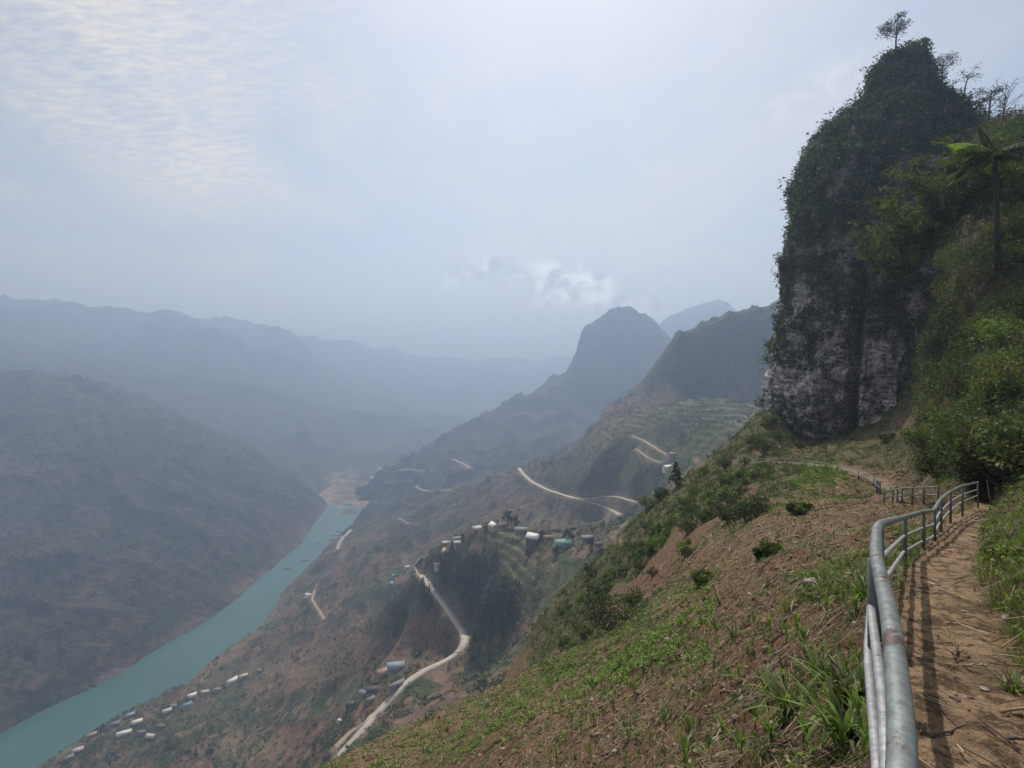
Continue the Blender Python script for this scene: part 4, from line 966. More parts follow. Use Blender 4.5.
def scrub():
    rng = np.random.default_rng(42); Lf = Leaves()
    P, c, pd, fd, px, py = near_samples(90000, 380, 960, 24, 165, rng, 0.6)
    g = np.maximum(greenness(c), np.where((px > 730) & (py < 520), 0.28, 0.03) * (P[:, 1] > 40)) * (0.35 + 0.65 * sstep(-0.2, 0.2, fbm(P[:, 0] / 4, P[:, 1] / 4, 3, seed=9))) * sstep(22, 60, P[:, 1])
    ok = (rng.random(len(P)) < g * 0.5) & (pd > 1) & (fd > 1.6); P, c = P[ok], c[ok]; n = len(P)
    s = np.interp(P[:, 1], [20, 60, 130], [0.16, 0.42, 0.75]) * rng.uniform(0.5, 1.2, n); lf = np.interp(P[:, 1], [20, 60, 130], [0.05, 0.10, 0.17]); P[:, 2] += s * 0.4
    br = sstep(0.10, 0.13, c[:, 1]); k = rng.random(n)
    for m, pal in (((br > .5), PAL_BRIGHT * 0.9), ((br <= .5) & (k < .55), PAL_MID), ((br <= .5) & (k >= .55) & (k < .85), PAL_DARK), ((br <= .5) & (k >= .85), PAL_YEL)):
        if m.any(): Lf.add(clumps(P[m], s[m], 22, lf[m], pal, rng, 0.75, 0.5))
    o = Lf.build('scrub', M_LEAF); tag(o, kind='stuff'); print('scrub', n)
scrub()
def blades(P, H, Wd, colr, rng, bend=0.8, dirs=None, tilt=0.35):
    n = len(P); a = rng.random(n) * 6.283; d = np.stack([np.cos(a), np.sin(a), np.zeros(n)], 1) if dirs is None else dirs
    side = np.stack([-d[:, 1], d[:, 0], np.zeros(n)], 1); H = H[:, None]; w = Wd[:, None]; t = rng.uniform(0.1, 1, n)[:, None] * tilt; bd = rng.uniform(0.2, 1, n)[:, None] * bend
    up = np.array([0, 0, 1.0]); rows = []
    for s, ww in ((0, .7), (0.35, 1.0), (0.7, .75), (1.0, .06)):
        c = P + up * H * (s - 0.38 * bd * s ** 3) + d * H * (t * s + bd * 0.55 * s ** 2); rows += [c - side * w * ww, c + side * w * ww]
    V = np.stack(rows, 1).reshape(-1, 3); q = np.array([(0, 1, 3, 2), (2, 3, 5, 4), (4, 5, 7, 6)]); Q = (np.arange(n)[:, None, None] * 8 + q[None]).reshape(-1, 4)
    return V, Q, np.repeat(colr, 8, 0)
def grass():
    rng = np.random.default_rng(43); Lf = Leaves()
    P, c, pd, fd, px, py = near_samples(80000, 250, 1250, 1.3, 60, rng, 0.8)
    g = greenness(c); patch = sstep(-0.1, 0.3, fbm(P[:, 0] / 0.8, P[:, 1] / 0.8, 3, seed=14)); g = np.maximum(g * 0.95, 0.15) * (0.12 + 0.88 * patch)
    right_side = (px > 930) & (pd > 0.5); g = np.where(right_side, np.maximum(g, 0.65 * patch + 0.2), g) * (pd > 0.48)
    ok = rng.random(len(P)) < g; P = P[ok]; n = len(P); per = 6
    P = np.repeat(P, per, 0); P[:, :2] += rng.normal(size=(len(P), 2)) * np.interp(P[:, 1], [1, 60], [0.03, 0.22])[:, None]; P[:, 2] = near.h(P[:, 0], P[:, 1]) - 0.01
    H = rng.uniform(0.06, 0.22, len(P)) * np.interp(P[:, 1], [1, 12, 60], [0.8, 1.1, 2.0]); Wd = np.interp(P[:, 1], [1, 10, 60], [0.003, 0.007, 0.03]) * rng.uniform(.6, 1.3, len(P))
    pal = np.concatenate([PAL_BRIGHT, PAL_BRIGHT * 0.8, PAL_YEL, PAL_DRY[:2]]); Lf.add(blades(P, H, Wd, pick_col(pal, n, rng, 0.2, per), rng))
    o = Lf.build('grass', M_LEAF); tag(o, kind='stuff'); print('grass', n)
grass()
def weeds():
    rng = np.random.default_rng(44); Lf = Leaves()
    P, c, pd, fd, px, py = near_samples(34000, 250, 1250, 1.6, 70, rng, 0.8)
    patch = sstep(0.0, 0.35, fbm(P[:, 0] / 1.4, P[:, 1] / 1.4, 3, seed=15)); g = np.maximum(greenness(c), 0.11) * (0.1 + 0.9 * patch) * 0.8; g = np.where((px > 930) & (pd > .5), np.maximum(g, 0.5 * patch + 0.1), g)
    ok = (rng.random(len(P)) < g) & (pd > 0.5); P = P[ok]; n = len(P); s = np.interp(P[:, 1], [1, 10, 70], [0.05, 0.11, 0.35]) * rng.uniform(0.6, 1.6, n); P[:, 2] += s * 0.5
    Lf.add(clumps(P, s, 16, s * 0.33, np.concatenate([PAL_BRIGHT, PAL_MID]), rng, 0.7, 1.0, 0.5)); o = Lf.build('weeds', M_LEAF); tag(o, kind='stuff')
weeds()
def crop():
    """low bean plants on the lower left of the field"""
    rng = np.random.default_rng(45); Lf = Leaves()
    P, c, pd, fd, px, py = near_samples(30000, 300, 720, 12, 52, rng, 0.8)
    lane = np.exp(-(((py - (792 - (px - 330) * 0.50)) / 34) ** 2)) + 0.7 * np.exp(-(((px - 650) / 50) ** 2) - ((py - 660) / 22) ** 2)
    row = 0.5 + 0.5 * np.sin((P[:, 0] * 0.55 + P[:, 1] * 0.83 + fbm(P[:, 0] / 3, P[:, 1] / 3, 2, seed=2) * 1.2) * 5.2); g = lane * (0.12 + 0.88 * row) * sstep(-0.35, 0.15, fbm(P[:, 0] / 2.5, P[:, 1] / 2.5, 3, seed=19)) * 0.6
    ok = rng.random(len(P)) < g; P = P[ok]; n = len(P); s = rng.uniform(0.10, 0.26, n); P[:, 2] += s * 0.35
    Lf.add(clumps(P, s, 16, 0.055, PAL_BRIGHT * 1.05, rng, 0.55, 1.2, 0.6)); o = Lf.build('low_crop', M_LEAF); tag(o, kind='stuff'); print('crop', n)
crop()
def dry_grass():
    rng = np.random.default_rng(47); Lf = Leaves()
    P, c, pd, fd, px, py = near_samples(36000, 250, 1250, 1.5, 150, rng, 0.75); g = sstep(-0.15, 0.3, fbm(P[:, 0] / 2.1, P[:, 1] / 2.1, 4, seed=24)) * np.where(px > 935, 0.2, 0.42)
    ok = (rng.random(len(P)) < g) & (pd > 0.5) & (fd > 1.2); P = P[ok]; n = len(P); per = 5; P = np.repeat(P, per, 0); P[:, :2] += rng.normal(size=(len(P), 2)) * np.interp(P[:, 1], [1, 60, 150], [0.03, 0.3, .6])[:, None]; P[:, 2] = near.h(P[:, 0], P[:, 1]) - 0.01
    H = rng.uniform(0.05, 0.2, len(P)) * np.interp(P[:, 1], [1, 12, 60, 150], [0.7, 1.2, 2.6, 4.5]); Wd = np.interp(P[:, 1], [1, 10, 60, 150], [0.0025, 0.006, 0.035, 0.09]) * rng.uniform(.6, 1.3, len(P))
    Lf.add(blades(P, H, Wd, pick_col(np.concatenate([PAL_DRY, PAL_DRY * 1.4, PAL_DRY * .6, PAL_YEL * .8]), n, rng, 0.2, per), rng, 1.5, None, 1.0)); o = Lf.build('dry_grass', M_STRAW); tag(o, kind='stuff')
dry_grass()
def litter():
    rng = np.random.default_rng(46)
    P, c, pd, fd, px, py = near_samples(42000, 250, 1200, 1.3, 70, rng, 0.75)
    keep = (rng.random(len(P)) < np.where(pd < 0.5, 0.10, np.where(px > 930, 0.2, 0.9)) * (0.2 + 0.8 * sstep(-0.25, 0.25, fbm(P[:, 0] / 1.7, P[:, 1] / 1.7, 3, seed=33)))); P = P[keep]; n = len(P)
    a = rng.random(n) * 3.1416; ln = rng.uniform(0.03, 0.20, n) * np.interp(P[:, 1], [1, 10, 70], [0.7, 1.3, 3.0]); w = np.interp(P[:, 1], [1, 10, 70], [0.0035, 0.008, 0.05]) * rng.uniform(.4, 1.6, n)
    d = np.stack([np.cos(a) * ln, np.sin(a) * ln], 1); A = P.copy(); B = P.copy(); A[:, :2] -= d; B[:, :2] += d
    A[:, 2] = near.h(A[:, 0], A[:, 1]); B[:, 2] = near.h(B[:, 0], B[:, 1]); up = rng.uniform(0.005, 0.05, (n, 2)); A[:, 2] += up[:, 0]; B[:, 2] += up[:, 1]
    s = np.stack([-np.sin(a) * w, np.cos(a) * w, np.zeros(n)], 1); dn = np.array([0, 0, 1.0]) * w[:, None]
    V = np.stack([A - s, A + s, A + dn, B - s, B + s, B + dn], 1).reshape(-1, 3); q = np.array([(0, 1, 4, 3), (1, 2, 5, 4), (2, 0, 3, 5)]); Q = (np.arange(n)[:, None, None] * 6 + q[None]).reshape(-1, 4)
    pal = np.array([(0.34, 0.26, 0.16), (0.25, 0.18, 0.11), (0.16, 0.11, 0.07), (0.42, 0.34, 0.22), (0.07, 0.05, 0.035), (0.10, 0.07, 0.045)])
    o = mesh_obj('straw_litter', V, Q, M_STRAW, None, np.repeat(pick_col(pal, n, rng), 6, 0)); tag(o, kind='stuff')
    # clods of turned earth and chips of stone
    P, c, pd, fd, px, py = near_samples(9000, 250, 1200, 1.4, 60, rng, 0.8); keep = (pd > 0.5) & (px < 940) | (rng.random(len(P)) < 0.08); P = P[keep]; n = len(P)
    ico = [(0, 0, 1), (.894, 0, .447), (.276, .851, .447), (-.724, .526, .447), (-.724, -.526, .447), (.276, -.851, .447), (.724, .526, -.447), (-.276, .851, -.447), (-.894, 0, -.447), (-.276, -.851, -.447), (.724, -.526, -.447), (0, 0, -1)]
    tri = [(0, 1, 2), (0, 2, 3), (0, 3, 4), (0, 4, 5), (0, 5, 1), (1, 6, 2), (2, 7, 3), (3, 8, 4), (4, 9, 5), (5, 10, 1), (2, 6, 7), (3, 7, 8), (4, 8, 9), (5, 9, 10), (1, 10, 6), (6, 11, 7), (7, 11, 8), (8, 11, 9), (9, 11, 10), (10, 11, 6)]
    s = rng.uniform(0.25, 1, n) ** 4 * np.interp(P[:, 1], [1, 10, 60], [0.04, 0.085, 0.28]); S = s[:, None, None] * rng.uniform(0.6, 1.3, (n, 1, 3)) * np.array([1, 1, .65]); V = P[:, None] + (np.array(ico)[None] + rng.normal(size=(n, 12, 3)) * 0.16) * S
    T = (np.arange(n)[:, None, None] * 12 + np.array(tri)[None]).reshape(-1, 3); pal = np.array([(0.13, 0.08, 0.052), (0.17, 0.11, 0.07), (0.10, 0.062, 0.042), (0.22, 0.17, 0.13)])
    o = mesh_obj('earth_clods', V.reshape(-1, 3), np.zeros((0, 4), int), M_STRAW, None, np.repeat(pick_col(pal, n, rng), 12, 0), False, T); tag(o, kind='stuff')
litter()
# ================================================================== FENCE ALONG THE TRAIL
def steel_mat(name, base, rust):
    m, N, L, out = new_mat(name); b = N.new('ShaderNodeBsdfPrincipled'); L.new(b.outputs[0], out.inputs[0]); tc = N.new('ShaderNodeTexCoord'); ob = tc.outputs['Object']
    c = mixc(N, L, maprange(N, L, tex_noise(N, L, ob, 22, 6, 0.7), 0.35, 0.65), base, tuple(v * 1.5 for v in base))
    c = mixc(N, L, maprange(N, L, tex_noise(N, L, ob, 3.2, 6, 0.7, dist=0.6), rust, rust + 0.05, 0, 0.85), c, (0.10, 0.052, 0.038))
    c = mixc(N, L, maprange(N, L, tex_noise(N, L, ob, 60, 3, 0.7), 0.62, 0.7, 0, 0.5), c, (0.35, 0.34, 0.32))
    L.new(c, b.inputs['Base Color']); b.inputs['Metallic'].default_value = 0.35; b.inputs['Specular IOR Level'].default_value = 0.5
    L.new(maprange(N, L, tex_noise(N, L, ob, 9, 5, 0.7), 0.3, 0.7, 0.32, 0.6), b.inputs['Roughness'])
    bp = N.new('ShaderNodeBump'); bp.inputs['Strength'].default_value = 0.35; bp.inputs['Distance'].default_value = 0.003; L.new(tex_noise(N, L, ob, 45, 4, 0.7), bp.inputs['Height']); L.new(bp.outputs[0], b.inputs['Normal'])
    return m
M_STEEL = steel_mat('painted_pipe', (0.15, 0.17, 0.17), 0.55); M_POST = steel_mat('post_pipe', (0.075, 0.085, 0.085), 0.62); M_LOW = steel_mat('galvanised_pipe', (0.26, 0.265, 0.27), 0.60)
def interp_line(P, n, sm=2):
    P = np.array(P, float); t = np.concatenate([[0], np.cumsum(np.linalg.norm(np.diff(P, axis=0), axis=1))]); u = np.linspace(0, t[-1], n); Q = np.stack([np.interp(u, t, P[:, i]) for i in range(3)], 1)
    for _ in range(sm): Q[1:-1] = (Q[:-2] + 2 * Q[1:-1] + Q[2:]) / 4
    return Q
def pt(px, d, z): return ((px - CX) / F * d, d, z)
def near_fence():
    t = empty('metal_railing', pt(905, 1.57, -2.0)); tag(t, 'rusty grey pipe railing running from the foreground along the left edge of the trail', 'railing')
    o = np.array(t.location)
    R_ = [(-1.45, -2.2, -0.98), (-0.15, 0.0, -1.06), pt(906, 1.57, -1.15), pt(892, 2.5, -1.18), pt(876, 3.9, -1.37), pt(877, 4.9, -1.47), pt(881, 5.4, -1.58), pt(905, 10, -2.80), pt(923.5, 11.7, -3.17), pt(934, 12.8, -3.44), pt(940, 14.2, -3.55), pt(950, 17, -4.0), pt(962, 20, -4.5), pt(978, 24.5, -5.35)]
    R_ = np.array(R_) - o
    top = interp_line(R_, 170, 2); m = MB(); m.tube(top, 0.040, 20); m.build('top_rail', M_STEEL, t, True)
    # couplings where lengths of pipe are joined
    for i in (31, 52, 110):
        mm = MB(); d = top[i + 1] - top[i]; d /= np.linalg.norm(d); mm.tube([top[i] - d * 0.012, top[i] + d * 0.012], 0.0432, 20); mm.build('weld_collar', M_LOW, t, True)
    k = 5
    for off, sh, nm in ((-0.37, -0.035, 'middle_rail'), (-0.68, -0.06, 'lower_rail')):
        A = R_[:k + 1].copy(); A[:, 2] += off; A[:, 0] += sh; m = MB(); m.tube(interp_line(A, 60), 0.026, 12); m.build(nm, M_LOW, t, True)
        B = R_[k:].copy(); B[:, 2] += off * np.linspace(0.95, 0.85, len(B)); B[:, 0] += sh * 0.4; m = MB(); m.tube(interp_line(B, 110), 0.026, 10); m.build(nm, M_LOW, t, True)
    posts = [(pt(873, 3.95, -1.40)), pt(880, 5.2, -1.58), pt(905, 10, -2.83), pt(923.5, 11.7, -3.2), pt(934.5, 12.9, -3.47), pt(941, 14.4, -3.58), pt(950.5, 17, -4.0), pt(962.5, 20, -4.52), pt(978, 24.4, -5.35), (-1.0, -1.4, -1.03)]
    for p in posts:
        p = np.array(p) - o; m = MB(); g_ = -1.75 if p[1] + o[1] > 0 else -1.6; m.tube([p + (0, 0, -0.005), p + (0, 0, -0.5), p + (0, 0, -1.35)], 0.034, 12); m.build('post', M_POST, t, True)
near_fence()
def small_fence(label, pix, hgt, r, dmin, npost):
    L_ = ground_line(near, pix, dmin, 60, 3); o = L_[0].copy(); t = empty('metal_railing', tuple(o)); tag(t, label, 'railing', 'railings further along the trail'); Q = L_ - o
    for off, nm in ((hgt, 'top_rail'), (hgt * 0.5, 'middle_rail')):
        m = MB(); m.tube(Q + np.array((0, 0, off)), r, 6); m.build(nm, M_STEEL, t, True)
    for i in np.linspace(0, len(Q) - 1, npost).astype(int):
        m = MB(); m.tube([Q[i] + (0, 0, -0.4), Q[i] + (0, 0, hgt)], r * 1.1, 6); m.build('post', M_POST, t, True)
small_fence('short level railing across the dip, seen through the bars of the foreground railing', [(884, 505), (893, 504), (902, 503), (912, 503), (924, 503), (938, 503)], 0.85, 0.045, 30, 7)
small_fence('thin railing beside the far bend of the trail, above the tilled slope', [(880, 497), (876, 488), (866, 481), (852, 476), (838, 472)], 0.9, 0.045, 36, 7)
small_fence('faint distant railing on the trail under the foot of the cliff', [(826, 470), (810, 467), (795, 465), (778, 464), (762, 464), (748, 464)], 0.9, 0.05, 60, 8)

# ================================================================== SHRUBS AND PLANTS ONE CAN PICK OUT
def place(px, py, dmin=20, dz=0.0):
    q = None
    while q is None: q = near.pick(px, py, dmin); py += 3
    return (q.x, q.y, q.z + dz)
rs = np.random.default_rng(90)
# the dark bushes where the trail turns out of sight
for px, py, rad, h, pal, lab in [(985, 496, 1.5, 2.4, PAL_DARK * .8, 'dark bush right at the far end of the foreground railing'), (1004, 486, 1.7, 3.0, PAL_DARK, 'tall dark bush where the trail bends out of sight'),
        (1022, 474, 2.0, 3.2, PAL_MID, 'leafy green bush on the bank at the right edge of the picture, above the trail'), (945, 478, 1.9, 2.2, PAL_DARK, 'dark rounded bush just left of the railing end'),
        (975, 452, 2.6, 3.4, PAL_MID, 'broad mid-green bush behind the end of the railing'), (925, 448, 2.2, 2.6, PAL_YEL, 'yellowish bush at the right foot of the pale cliff wall'),
        (1010, 408, 3.0, 4.0, PAL_YEL, 'large olive-yellow bush high on the right bank'), (1015, 352, 3.2, 3.6, PAL_BRIGHT, 'bright lime-green bush highest on the right bank'),
        (960, 402, 3.4, 3.4, PAL_DARK, 'dark spreading bush at the right end of the cliff wall'), (1046, 500, 2.0, 3.0, PAL_MID, 'green bush partly cut by the right edge of the picture')]:
    shrub('shrub', place(px, py, 22), rad, h, rs, pal, 0.10 + 0.012 * rad, 18, 75, lab, 'bushes on the bank right of the trail')
for px, py, rad, h, pal, lab in [(612, 632, 2.6, 3.2, PAL_DARK, 'big dark bush at the left end of the scrub, above the tilled field edge'), (585, 640, 2.2, 2.4, PAL_MID, 'mid-green bush at the lower left edge of the scrub strip'),
        (598, 612, 2.4, 3.2, PAL_DARK, 'dark upright bush at the top left corner of the scrub strip'), (635, 606, 2.0, 2.0, PAL_MID, 'round bush between the big dark bush and the bare red strip'),
        (748, 520, 2.6, 2.4, PAL_DARK, 'dark hedge-like bush in the middle of the slope below the cliff'), (732, 522, 1.8, 1.8, PAL_DARK, 'small dark bush left of the hedge-like bush below the cliff'),
        (690, 508, 2.2, 2.4, PAL_MID, 'green bush on the crest of the scrub ridge, mid-way up'), (648, 497, 2.0, 4.2, PAL_YEL, 'tall yellow-green bush on the ridge skyline beside the upper road'),
        (660, 490, 1.8, 3.0, PAL_DARK, 'dark bush on the ridge skyline right of the tall yellow-green one'), (764, 455, 2.6, 3.4, PAL_DARK, 'dark bush hugging the lower left corner of the cliff'),
        (778, 440, 2.0, 2.6, PAL_MID, 'green bush growing against the left corner of the cliff foot'), (725, 468, 2.4, 2.4, PAL_DARK, 'dark bush on the crest left of the cliff, below the skyline'),
        (752, 446, 2.2, 2.8, PAL_MID, 'mid-green bush on the crest between the far bend of the trail and the cliff'), (770, 428, 2.0, 3.4, PAL_DARK, 'tall dark bush touching the left edge of the pale wall'),
        (800, 448, 1.6, 1.4, PAL_DARK, 'low dark bush under the left half of the pale wall'), (888, 440, 1.8, 1.6, PAL_MID, 'low green bush under the right half of the pale wall'),
        (800, 512, 0.9, 0.6, PAL_MID, 'low green bush on the straw-coloured slope'), (770, 560, 0.7, 0.5, PAL_MID, 'small green bush above the upper edge of the tilled field'),
        (705, 582, 0.7, 0.5, PAL_MID, 'small dull green bush at the upper edge of the tilled field')]:
    shrub('shrub', place(px, py, 24), rad, h, rs, pal, 0.13, 15, 60, lab, 'bushes on the scrub ridge')
protos = [shrub('shrub', place(700, 540, 40), 1.2, 1.4, rs, p, 0.11, 9, 40, 'small leafy shrub in the scrub on the near ridge', 'small shrubs of the near ridge', stems=4) for p in (PAL_DARK, PAL_MID, PAL_BRIGHT * .8)]
for k in range(78):
    f = rs.random(); cx_ = 560 + 205 * f; cy_ = 612 - 165 * f + rs.normal() * 16 + 14; q = near.pick(cx_, cy_, 45)
    if q is None: continue
    o = protos[k % 3] if k < 3 else copy_tree(protos[k % 3]); o.location = q; o.rotation_euler = (0, 0, rs.random() * 6); o.scale = (rs.uniform(0.7, 1.5),) * 3
conifer('conifer_tree', place(676, 484, 90), 5.6, 1.5, rs, PAL_DARK, 'single conical tree standing on the skyline of the near ridge', leaf=0.35, n=300)

# broad-bladed grass clumps by the railing
def reed(loc, h, n, label, group, seed, wid=0.028, pal=PAL_BRIGHT):
    r = np.random.default_rng(seed); t = empty('grass_clump', loc); tag(t, label, 'grass clump', group)
    P = np.zeros((n, 3)); P[:, :2] = r.normal(size=(n, 2)) * 0.09 * h; P[:, 2] = -0.03; H = r.uniform(0.55, 1.1, n) * h; Lf = Leaves()
    Lf.add(blades(P, H, wid * r.uniform(0.5, 1.3, n) * (h / 0.5), pick_col(np.concatenate([pal, PAL_MID]), n, r, 0.2), r, 1.5, None, 0.75)); Lf.build('blades', M_LEAF, t)
    P2 = np.zeros((n // 3, 3)); P2[:, :2] = r.normal(size=(n // 3, 2)) * 0.12 * h; L2 = Leaves(); L2.add(blades(P2, H[:n // 3] * .7, wid * .5 * np.ones(n // 3), pick_col(PAL_DRY, n // 3, r), r, 1.4, None, 0.9)); L2.build('dead_blades', M_STRAW, t)
def nplace(px, py): q = near.pick(px, py, 1.0) or near.pick(px, py + 12, 1.0); return (q.x, q.y, q.z)
for i, (px, py, h, n, lab) in enumerate([(848, 742, 0.42, 44, 'broad-bladed green grass clump against the railing, nearest the bottom edge'), (846, 700, 0.46, 46, 'tall broad-bladed grass clump touching the middle of the near railing'), (790, 712, 0.46, 46, 'large broad-bladed grass clump left of the railing clumps'),
        (768, 690, 0.40, 30, 'narrow green grass clump just left of the large one'), (820, 676, 0.36, 34, 'grass clump directly behind the large broad-bladed one'), (735, 640, 0.42, 22, 'tall loose grass clump in the middle of the tilled field'), (705, 690, 0.34, 24, 'low grass clump below the tall loose one'),
        (868, 600, 0.45, 36, 'bright grass clump left of the railing corner post'), (650, 668, 0.34, 18, 'thin grass clump beside the charred upright stick'), (606, 650, 0.4, 20, 'single drooping grass clump at the upper left of the tilled field'), (1010, 690, 0.24, 34, 'small grass clump on the right edge of the trail')]):
    reed(nplace(px, py), h * (0.95 if py > 665 else 1.2), int(n * 1.1), lab, 'broad-bladed grass clumps', 300 + i, 0.017)
rp = np.random.default_rng(91)
seed0 = []
for i in range(3):
    t = empty('seedling', nplace(760, 620)); tag(t, 'young maize-like seedling sprouting from the tilled soil', 'seedling', 'seedlings on the tilled slope'); r = np.random.default_rng(500 + i); n = 9; P = np.zeros((n, 3)); P[:, 2] = r.uniform(0, 0.12, n)
    Lf = Leaves(); Lf.add(blades(P, r.uniform(.08, .2, n), r.uniform(.006, .011, n), pick_col(PAL_BRIGHT, n, r), r, 1.0, None, 0.6)); Lf.build('leaves', M_LEAF, t); m = MB(); m.tube([(0, 0, -0.03), (0.01, 0, 0.13)], [0.006, 0.003], 5, c=(.1, .15, .04)); m.build('stem', M_LEAF, t, col=True); seed0.append(t)
used = 0
for k in range(120):
    px, py = rp.uniform(480, 868), rp.uniform(600, 768); q = near.pick(px, py, 1.5)
    if q is None or q.y > 34 or py < 760 - (px - 380) * 0.40: continue
    o = seed0[used] if used < 3 else copy_tree(seed0[used % 3]); used += 1; o.location = q; o.rotation_euler = (0, 0, rp.random() * 6); o.scale = (rp.uniform(0.6, 1.5) * (1 + q.y / 30),) * 3
# charred sticks and dry stalks
M_CHAR = plain('charred_wood', (0.035, 0.028, 0.024), 0.95); M_DRYW = plain('dry_wood', (0.30, 0.23, 0.15), 0.9, scale=9, var=0.35); M_DRYD = plain('weathered_wood', (0.13, 0.10, 0.075), 0.9, scale=9, var=0.35)
def stick(p, v, r, mat, label, group=None, name='stick'):
    t = empty(name, p); tag(t, label, 'stick', group); m = MB(); v = np.array(v, float); n = 6; rr = np.random.default_rng(int(abs(p[0] * 97 + p[1] * 31) * 10) % 9999)
    P = [v * k / n + (rr.normal(size=3) * 0.02 * np.linalg.norm(v) if 0 < k < n else 0) for k in range(n + 1)]; m.tube(P, np.linspace(r, r * 0.55, n + 1), 7); m.build('shaft', mat, t, True); return t, P
q = nplace(653, 672); t, P = stick(q, (-0.06, 0, 0.62), 0.014, M_CHAR, 'charred upright stick with stubs in the tilled field')
m = MB(); m.tube([P[3], P[3] + np.array((0.07, 0, 0.08))], 0.006, 5); m.build('twig', M_CHAR, t, True)
q = nplace(720, 606); stick(q, (-0.25, 0.1, 0.75), 0.022, M_CHAR, 'burnt leaning stump of a branch near the upper edge of the tilled field')
q = nplace(1000, 505); stick((q[0] - .3, q[1], q[2]), (-0.1, 0.1, 0.9), 0.03, M_DRYD, 'grey dead stem beside the bush at the end of the railing')
fl = [(945, 548, .5, .2, M_DRYW, 'pale flat wood chip lying across the middle of the trail'), (965, 668, .22, .16, M_DRYW, 'pale short stick on the trail beside the near railing shadow'), (1000, 715, .45, -.1, M_DRYW, 'long straw-coloured stalk at the right edge of the trail'), (1008, 742, .4, .05, M_DRYD, 'brown stalk nearest the bottom right corner'),
      (930, 738, .3, .35, M_DRYD, 'thin brown stick next to the foot of the near railing'), (790, 748, .35, .06, M_DRYW, 'split pale stalk among the grass clumps at the bottom'), (760, 758, .3, .2, M_CHAR, 'blackened stick at the bottom edge, left of the grass clumps'), (700, 735, .35, -.12, M_DRYW, 'pale stalk lying in the tilled soil at the bottom'),
      (745, 655, .5, .3, M_DRYD, 'grey stalk lying mid-field'), (812, 640, .6, -.3, M_DRYW, 'pale stalk lying in front of the green strip'), (840, 612, .6, .2, M_DRYW, 'straw-coloured stalk just below the green strip')]
for px, py, ln, sl, mt, lab in fl:
    q = nplace(px, py); b = (q[0] + ln, q[1] + ln * sl); zb = float(near.h(*b)); stick((q[0], q[1], q[2] + 0.02), (b[0] - q[0], b[1] - q[1], zb - q[2] + 0.012), 0.011, mt, lab, 'loose stalks and sticks on the ground')
M_STONE = plain('field_stone', (0.27, 0.25, 0.23), 0.9, scale=14, var=0.3, bump=0.6); M_STONEB = plain('brown_stone', (0.19, 0.14, 0.11), 0.9, scale=14, var=0.3, bump=0.6)
def stone(px, py, s, mt, lab):
    q = nplace(px, py); r = np.random.default_rng(int(px * 7 + py)); bm = __import__('bmesh').new(); __import__('bmesh').ops.create_icosphere(bm, subdivisions=3, radius=1.0)
    V = np.array([v.co[:] for v in bm.verts]); f = 1 + fbm3(V * 1.3 + px, 3, 0.6, seed=3) * 0.55; pl = r.normal(size=(7, 3)); pl /= np.linalg.norm(pl, axis=1)[:, None]
    V = V * f[:, None]
    for n_ in pl: d = V @ n_; V -= np.clip(d - 0.72, 0, None)[:, None] * n_
    V *= s * np.array([1.25, 1.0, 0.6])
    T = [[v.index for v in fc.verts] for fc in bm.faces]; bm.free(); o = mesh_obj('stone', V, np.zeros((0, 4), int), mt, None, None, False, T); o.location = (q[0], q[1], q[2] + s * 0.15); o.rotation_euler = (r.normal() * .2, r.normal() * .2, r.random() * 6); tag(o, lab, 'stone', 'loose stones on the slope')
for a in [(718, 742, .075, M_STONE, 'flat grey stone near the bottom edge, left of the grass clumps'), (722, 728, .06, M_STONEB, 'brown stone just above the flat grey one'), (696, 752, .05, M_STONE, 'small pale stone at the bottom, left of the flat grey one'), (742, 700, .05, M_STONE, 'small grey stone above the low grass clump'), (735, 718, .05, M_STONEB, 'small brown stone touching the grass clumps'),
          (765, 668, .06, M_STONEB, 'brown stone left of the grass clump row'), (810, 583, .16, M_STONE, 'big grey stone beside the green strip of grass'), (703, 655, .07, M_STONE, 'pale stone mid-field left of the tall loose grass clump'), (592, 700, .10, M_STONE, 'grey stone among the low crop'), (640, 742, .07, M_STONEB, 'brown stone at the bottom between crop and bare soil'),
          (615, 752, .06, M_STONE, 'grey stone at the bottom left end of the bare soil'), (538, 714, .10, M_STONEB, 'brown stone in the middle of the low crop'), (1006, 618, .05, M_STONE, 'small pale stone in the grass right of the trail'), (985, 690, .03, M_STONE, 'tiny pale stone in the middle of the trail'), (955, 700, .03, M_STONEB, 'tiny brown stone on the left of the trail near the railing'),
          (630, 600, .2, M_STONE, 'pale rock at the upper edge of the tilled field'), (668, 640, .12, M_STONE, 'grey rock above the charred upright stick'), (484, 738, .12, M_STONE, 'pale stone at the lower left of the low crop')]:
    stone(*a)

# ================================================================== VILLAGE, FARMS, RIVER HAMLET
def rplace(px, py, dmin=200):
    q = None
    while q is None: q = right.pick(px, py, dmin); py += 2
    return q
WALLS = {k: plain('wall_' + k, c, 0.9, scale=1.2, var=0.12) for k, c in dict(white=(0.62, 0.60, 0.56), earth=(0.34, 0.25, 0.17), grey=(0.33, 0.32, 0.30), wood=(0.13, 0.085, 0.055), cream=(0.55, 0.46, 0.33)).items()}
ROOFS = {k: plain('roof_' + k, c, 0.7, scale=0.9, var=0.22) for k, c in dict(grey=(0.20, 0.20, 0.20), pale=(0.52, 0.50, 0.47), white=(0.72, 0.70, 0.67), green=(0.16, 0.33, 0.27), teal=(0.13, 0.30, 0.34), rust=(0.22, 0.12, 0.09), pink=(0.36, 0.24, 0.21), tan=(0.40, 0.31, 0.21), dark=(0.08, 0.08, 0.085), blue=(0.25, 0.33, 0.38)).items()}
